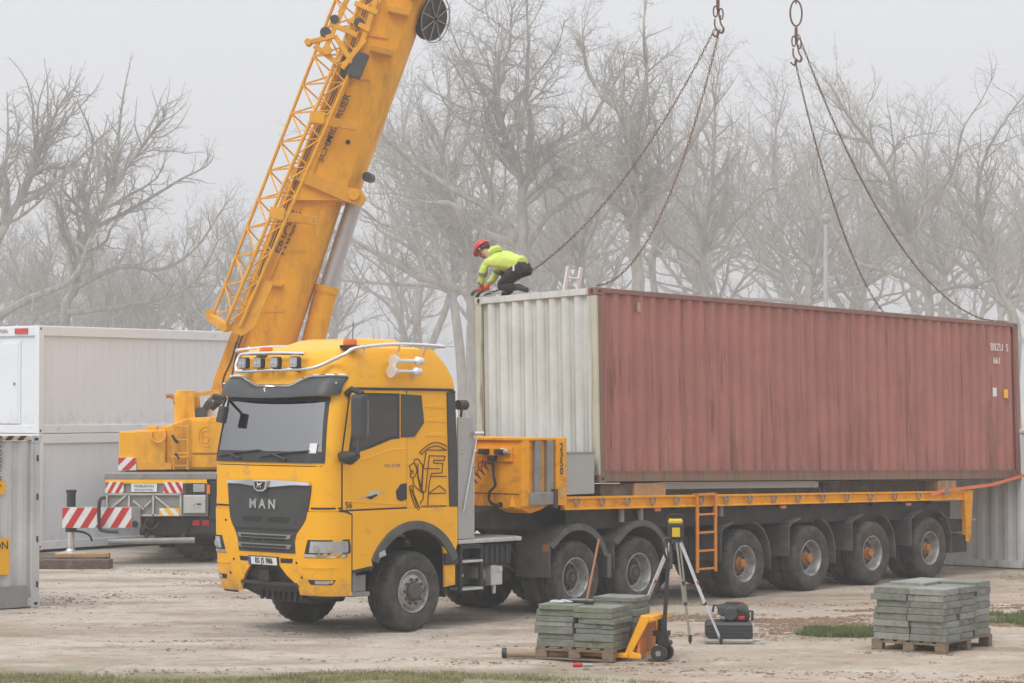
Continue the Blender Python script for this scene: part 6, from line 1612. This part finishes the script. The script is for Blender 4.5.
b = MB(); b.prism([(-4.46,7.60),(-3.35,7.12),(-3.05,7.02),(-2.92,7.16),(-3.02,7.36),(-3.3,7.40),(-4.40,7.84)], 48.18, 48.30); cb(b, 'hinge_bracket', CYEL2, boom, bevel=.01)
b = MB(); b.cyl((-3.17,48.12,7.25),(-3.17,49.8,7.25),.115,18); cb(b, 'hinge_pin', CYEL2, boom, bevel=.01); cb(MB().cyl((-2.92,48.25,7.62),(-2.86,48.6,7.62),.10,12),'pin_end',BLK,boom)
cb(MB().cyl((-3.30,48.27,8.32),(-3.30,48.30,8.32),.05,12),'plug',INK,boom)
cb(MB().box(-3.45,-3.10,48.2,48.3,9.62,10.05),'camera_box',BLKG,boom,bevel=.02)
# stiffener ribs and flanges along the boom side
for z0, x0 in ((5.55,-4.85),(9.7,-3.1),(10.55,-2.75)):
    b = MB(); b.beam((x0-.55,48.34,z0),(x0+.25,48.34,z0-.12),.06,.12,(0,1,0)); cb(b,'bracket',CYEL2,boom,bevel=.01)
b = MB(); b.beam((-5.55,48.38,4.0),(-4.15,48.38,7.3),.03,.05,(0,1,0)); b.beam((-4.05,48.26,7.6),(-2.35,48.26,12),.03,.05,(0,1,0)); cb(b,'side_flange',CYEL2,boom)
for z0, x0 in ((11.0,-2.5),(10.2,-2.85),(11.35,-2.1)):
    b = MB(); b.beam((x0,48.20,z0),(x0+.45,48.20,z0-.10),.14,.24,(0,1,0)); o_ = cb(b,'clamp_block',CYEL2,boom,bevel=.02)
    b = MB(); b.cyl((x0+.14,48.1,z0-.03),(x0+.14,48.12,z0-.03),.07,12); b.cyl((x0+.34,48.1,z0-.08),(x0+.34,48.12,z0-.08),.05,12); cb(b,'pin',BLKG,boom)
FADED = M_('faded_dark_lettering', (.10,.075,.045), .6, var=.3, scale=6)
b = MB()
for dx in (-.20,-.15): b.tube(catmull([(-5.35+dx,48.34,4.2),(-4.9+dx,48.32,5.6),(-4.42+dx,48.30,6.9),(-4.1+dx,48.18,7.7),(-3.4+dx,48.2,9.3),(-2.7+dx,48.2,11.2),(-2.2+dx,48.2,12.4)],5), .014, 5)
cb(b, 'hose_run', BLKG, boom)
for z0 in (4.9, 6.1): 
    t_ = (z0-3.6)/3.95; cb(MB().box(-5.98+1.46*t_,-5.0+1.30*t_,48.388,48.402,z0,z0+.05),'weld_band',CYEL2,boom)
# lettering reading up the boom
bd_ = V((.39,0,.92)).normalized()
for s_, p, sz in (('FRICKE', (-4.50,48.37,6.50), .27), ('SCHMIDBAUER', (-3.58,48.24,8.60), .20)):
    cb_ = V(p)+off; text(s_, sz, frame(cb_, bd_, (-.92,0,.39)), FADED, boom, 'lettering', .003, sx=1.1, bold=.01)
# luffing cylinder
cb(MB().cyl((-3.20,49.0,7.2),(-3.80,49.0,5.3),.165,20),'cylinder_rod',M_('polished_rod', (.48,.49,.50), .3, .3, var=.03),boom,smooth=50)
b = MB(); b.cyl((-3.78,49.0,5.42),(-4.30,49.0,3.3),.235,20); b.cyl((-4.25,49,3.5),(-4.75,49,1.9),.235,20); b.cyl((-3.77,49,5.45),(-3.80,49,5.32),.26,20); cb(b,'cylinder_barrel',CYEL,boom,smooth=50)
# cable reel high on the belly of the boom
b = MB(); RM = Matrix.Translation((-1.66,48.9,10.92)) @ Matrix.Rotation(RAD(16),4,'Y') @ Matrix.Rotation(RAD(58),4,'Z')
b.lathe([(.10,-.10),(.43,-.10),(.45,-.08),(.43,-.06),(.34,-.05),(.34,.05),(.43,.06),(.45,.08),(.43,.10),(.10,.10)], 32, RM); rl = cb(b,'cable_reel',CHAS,CR,smooth=40)
b = MB()
for k in range(8):
    a = 2*pi*k/8; p_ = RM @ V((.05*cos(a),-.13,.05*sin(a))); q_ = RM @ V((.50*cos(a),-.13,.50*sin(a))); b.tube([p_, q_], .014, 5)
b.tube([RM @ V((.48*cos(2*pi*k/28),-.13,.48*sin(2*pi*k/28))) for k in range(28)], .012, 5, True); cb(b,'reel_guard',STEEL,rl)
# lattice jib folded along the boom
def line_(p, q): return lambda t: V(p).lerp(V(q), t)
chords = {'a': line_((-5.98,48.20,4.86),(-3.10,48.20,12.35)), 'b': line_((-5.66,47.50,4.62),(-2.62,47.50,11.95)), 'c': line_((-5.34,47.50,4.66),(-2.22,47.50,11.95)), 'd': line_((-5.50,48.20,4.70),(-2.55,48.20,12.3))}
jib = cb(MB().tube([chords['a'](0), chords['a'](1)], .034, 8), 'lattice_jib', CYEL2, smooth=60)
for k in 'bcd': cb(MB().tube([chords[k](-.01), chords[k](1)], .036 if k in 'bc' else .030, 8), 'chord', CYEL2, jib, smooth=60)
b = MB(); n = 13
for i in range(n):
    t0, t1, tm = i/n, (i+1)/n, (i+.5)/n
    for p, q in (('a','b'),('b','c'),('a','d')):
        b.tube([chords[p](t0), chords[q](tm)], .019, 5); b.tube([chords[q](tm), chords[p](t1)], .019, 5); b.tube([chords[p](tm if (p,q)==('b','c') else t0), chords[q](tm)], .012, 5)
cb(b, 'lacing', CYEL2, jib)
b = MB(); b.beam((-6.05,48.2,4.80),(-5.62,47.5,4.55),.12,.16); b.cyl((-6.05,48.1,4.86),(-6.05,48.35,4.86),.09,12); b.cyl((-5.70,47.4,4.56),(-5.70,47.6,4.56),.08,12); b.prism([(-5.62,4.52),(-5.35,4.40),(-5.1,4.55),(-4.72,5.45),(-4.95,5.55),(-5.4,4.85)], 47.55, 47.62); cb(b,'jib_foot',CYEL2,jib)
for t in (.30,.56):
    p_ = chords['b'](t); b = MB(); b.obox(p_+V((.40,.45,-.05)), .95,.10,.18, Matrix.Rotation(RAD(8),3,'Y')); b.obox(p_+V((.10,.05,0)),.3,.16,.24,Matrix.Rotation(RAD(8),3,'Y')); cb(b,'jib_bracket',CYEL2,jib,bevel=.01)
# upper cluster where jib meets head bracket
p_ = chords['b'](.74)
b = MB()
for a_, c_, w_ in (((-.62,.16),(-.1,.30),.10),((-.50,.10),(-.05,-.25),.06),((-.2,.55),(.35,.30),.09),((.05,-.35),(.50,.22),.12),((-.1,.30),(.30,-.30),.07),((.20,.62),(.60,.40),.12),((.30,.95),(.75,.75),.10),((.0,.75),(.25,1.2),.06),((.42,.1),(.72,1.0),.05),((-.3,.0),(.1,.9),.05)):
    b.beam((p_.x+a_[0],47.44+.3*w_,p_.z+a_[1]),(p_.x+c_[0],47.44,p_.z+c_[1]),.10,w_,(0,1,0))
b.cyl((p_.x-.62,47.3,p_.z+.16),(p_.x-.62,47.6,p_.z+.16),.07,12); b.cyl((p_.x-.25,47.35,p_.z+.0),(p_.x-.25,47.45,p_.z+.0),.10,12); cb(b,'jib_sheave_frame',CYEL2,jib,bevel=.008)
cb(MB().obox((p_.x+.36,47.5,p_.z-.28),.28,.2,.52,Matrix.Rotation(RAD(22),3,'Y')),'service_hatch',BLKG,jib,bevel=.02)
b = MB(); 
for dx, dz, r_ in ((-.28,.36,.11),(-.1,.62,.09),(.38,.55,.10)): b.cyl((p_.x+dx,47.40,p_.z+dz),(p_.x+dx,47.52,p_.z+dz),r_,14)
cb(b,'sheave',BLKG,jib)

# timber mats under the outrigger foot
tag(MB().box(-9.9,-7.45,44.55,45.0,.0,.17).build('crane_mat', WOODD, None, bevel=.01), 'long dark timber mat lying in front of the crane outrigger foot', 'timber mat')
tag(MB().box(-9.2,-7.75,45.05,46.5,.0,.185).build('crane_mat', WOODD, None, bevel=.01), 'broad timber mat directly under the steel foot of the crane outrigger', 'timber mat')
o_ = MB().box(-.5,.5,-.1,.1,0,.07).build('plank', WOODL, None, bevel=.006); o_.location = (-8.05,45.15,.186); o_.rotation_euler = (0,0,.12); tag(o_, 'short brown plank lying on the broad timber mat beside the outrigger foot', 'plank')

# ------------------------------------------------------------------ stacked white site cabins
cdir = V((.615,.788,0)).normalized(); CA = atan2(cdir.y, cdir.x)
CAB = M_('white_cabin_panel', (.70,.74,.79), .5, var=.03, scale=.8)
CABF = M_('white_cabin_frame', (.72,.75,.78), .45, var=.03, dirt=((.4,.39,.35),.12,3,None))
LC = 6.06
road_film(CAB, 0, .9, (.42,.39,.33), .5)
def cabin(label, z0, z1, door, sign):
    r = thing('site_cabin', label, 'site cabin', (-9.71,49.38,z0), CA, 'white stacked site cabins')
    H = z1-z0
    MB().box(.06,LC-.06,.06,2.40,.08,H-.1).build('wall', CAB, r)
    b = MB()
    for x in [.16+.23*k for k in range(25)]: b.box(x,x+.010,.055,.062,.2,H-.22)
    b.build('panel_grooves', CAB, r)
    for x in (0,LC-.14):
        for y in (0,2.30): MB().box(x,x+.14,y,y+.14,.0,H).build('corner_post', CABF, r, bevel=.01)
    for y in (0.01,2.33):
        MB().box(.14,LC-.14,y,y+.12,H-.20,H-.004).build('roof_beam', CABF, r, bevel=.008); MB().box(.14,LC-.14,y,y+.12,.004,.17).build('floor_beam', CABF, r, bevel=.008)
    for x in (0.01,LC-.13):
        MB().box(x,x+.12,.14,2.3,H-.20,H-.004).build('roof_beam', CABF, r, bevel=.008); MB().box(x,x+.12,.14,2.3,.004,.17).build('floor_beam', CABF, r, bevel=.008)
    MB().box(.1,LC-.1,.1,2.34,H-.02,H+.01).build('roof', CABF, r)
    b = MB()
    for z in (.06,H-.06):
        for yy in (-.004,): b.prism([(.05+.018*cos(a), z+.03*sin(a)) for a in [2*pi*k/10 for k in range(10)]], yy, yy+.008)
    b.build('corner_hole', INK, r)
    if door:
        MB().box(.035,.062,.62,1.62,.20,H-.30).build('door_frame', CABF, r, bevel=.006); d_ = MB().box(.022,.04,.68,1.56,.2,H-.35).build('door', CAB, r, bevel=.006); MB().box(-.01,.03,.76,.79,1.0,1.05).build('handle', STEEL, d_)
    if sign:
        s_ = MB().box(-.012,.008,.35,.75,H-.16,H-.045).build('sign', M_('red_sign', (.55,.05,.05), .5), r)
        text('VERMIETUNG', .10, frame((-.002,1.25,H-.10), (0,-1,0), (0,0,1)), GREYL, r, 'lettering', .003, sx=.9)
    return r
cabin('lower white site cabin of the stack behind the crane counterweight', .06, 2.44, False, False)
cabin('upper white site cabin of the stack, with a door and red roof sign', 2.445, 4.66, True, True)
MB_ = MB().box(.1,LC-.1,.15,2.3,0,.07); o_ = MB_.build('cabin_gap_shade', WOODD, None); o_.location = (-9.71,49.38,0); o_.rotation_euler = (0,0,CA); tag(o_, 'dark slab standing in for the shadow gap under the lower white site cabin', 'timber')  # dark slab fills the gap, its colour standing in for shade under the cabin

# ------------------------------------------------------------------ grey storage containers
GREYC = stained('grey_container_paint', (.52,.54,.55), (.26,.20,.14), -.3, (.33,.33,.29), -.5, 2.59)
def container20(name, label, loc, rz, mat, near_label=None, stripe=False, L2=6.06, H2=2.59):
    r = thing(name, label, 'container', loc, rz)
    for y_, sg in ((.02,1),(CW-.02,-1)):
        b = MB(); b.grid(corr(L2-.15,.28,.036,.14,H2-.08,.15,lambda x,d_,z: V((x,y_+sg*d_,z)))); b.build('side_wall', mat, r, recalc=False)
    for x_, sg in ((.02,1),(L2-.02,-1)):
        b = MB(); b.grid(corr(CW-.12,.25,.036,.1,H2-.1,.12,lambda y,d_,z: V((x_+sg*d_,y,z)))); b.build('end_wall', mat, r, recalc=False)
    for x in (0,L2-.15):
        for y in (0,CW-.12):
            MB().box(x,x+.15,y,y+.12,.118,H2-.118).build('corner_post', mat, r, bevel=.008)
            for z in (0,H2-.118):
                c_ = MB().box(x-.004,x+.166,y-.006,y+.126,z,z+.118).build('corner_casting', mat, r, bevel=.008)
                for yy in (y-.009, y+.126): b = MB(); b.prism([(x+.08+.035*cos(a), z+.06+.024*sin(a)) for a in [2*pi*k/12 for k in range(12)]], yy, yy+.004); b.build('casting_hole', INK, c_)
    for y in (0,CW-.06):
        MB().box(.15,L2-.15,y,y+.06,H2-.07,H2-.01).build('top_rail', mat, r, bevel=.006); MB().box(.15,L2-.15,y,y+.05,.02,.15).build('bottom_rail', mat, r, bevel=.006)
    MB().box(.1,L2-.1,.06,CW-.06,H2-.05,H2-.03).build('roof', mat, r)
    return r
# corner nearest the camera stands at the right end of the visible face
gc = V((-7.13,36.37,0)) - D*6.06
g1 = container20('storage_container', 'grey storage container with yellow caution stickers in front of the white cabins', gc, YAW, GREYC)
def on_g1(s, u, z, sz, rot=0, mat=INK, sx=1):
    x = V((cos(rot),0,sin(rot))); y = V((-sin(rot),0,cos(rot))); return text(s, sz, frame((u,-.010,z), x, y), mat, g1, 'lettering', .002, sx=sx)
u_ = lambda px: 6.06 - (38-px)*.0193
st1 = MB().box(4.68,5.50,-.004,.012,.52,1.06).build('sticker', STKY, g1)
for k, s_ in enumerate(('CAUTION', '4', 'HIGH')): on_g1(s_, 5.10, .95-.16*k, .17)
MB().box(4.9,5.42,-.004,.012,1.72,1.92).build('sticker', STKY, g1); on_g1("4'", 5.28, 1.82, .14)
on_g1('AMSBUX', 5.30, 2.18, .18, RAD(90), mat=M_('dark_grey_lettering', (.08,.08,.085), .6))
MB().box(5.45,5.90,-.006,.03,.14,.44).build('forklift_pocket_plate', GREYC, g1, bevel=.006) if False else None
b = MB(); stripes(b, 4.6,5.86,2.515,2.585,-.002,.22,1.0); b.build('hazard_stripes', INK, g1); MB().box(4.6,5.86,0,.004,2.515,2.585).build('hazard_band', STKY, g1)
LOWG = M_('dull_grey_sill', (.27,.275,.27), .7, var=.1, dirt=((.2,.17,.13),.3,3,None)); MB().box(4.5,5.84,-.012,.01,.02,.34).build('lower_sill_plate', LOWG, g1)
b = MB()
for z in (.30,.98,1.62,2.2): b.box(6.0,6.02,-.02,.0,z,z+.09)
b.build('lashing_lugs', INK, g1)
# right-hand one behind the trailer tail
PALE = stained('pale_grey_container_paint', (.56,.57,.56), (.36,.34,.29), -.1, (.36,.36,.30), .1, 2.59)
p0 = V((12.6, 44.9, 0)); rzz = YAW + pi/2
g2 = container20('storage_container', 'pale off-white corrugated container standing behind the rear of the trailer', p0, rzz, PALE)
MB().box(.0,6.06,CW+.0,CW+.06,.0,.14).build('kerb', GREYC, g2) if False else None

# ------------------------------------------------------------------ lamp post among the trees
lpn = thing('street_lamp', 'pale slender lamp post in the fog behind the red container', 'street lamp', (15.67,120,0))
MB().tube([(0,0,0),(0,0,6),(0,0,12)], [.16,.13,.10], 12).build('pole', M_('pale_galvanised_pole', (.38,.39,.40), .5, .2), lpn, smooth=60)
b = MB(); b.tube([(0,0,12),(0,0,12.1),(0,0,12.25),(0,0,12.45),(0,0,12.5)], [.10,.22,.28,.22,.05], 16); b.build('lamp_head', M_('grey_lamp_plastic', (.3,.3,.3), .4), lpn, smooth=True)
MB().box(-.4,-.1,-.05,.05,11.2,11.5).build('bracket', STEEL, lpn)
for o in list(SC.objects):
    if o.type == 'MESH' and o.name.startswith('haze'): o['kind'] = 'stuff'
bpy.context.view_layer.update()
print('objects', len(SC.objects))
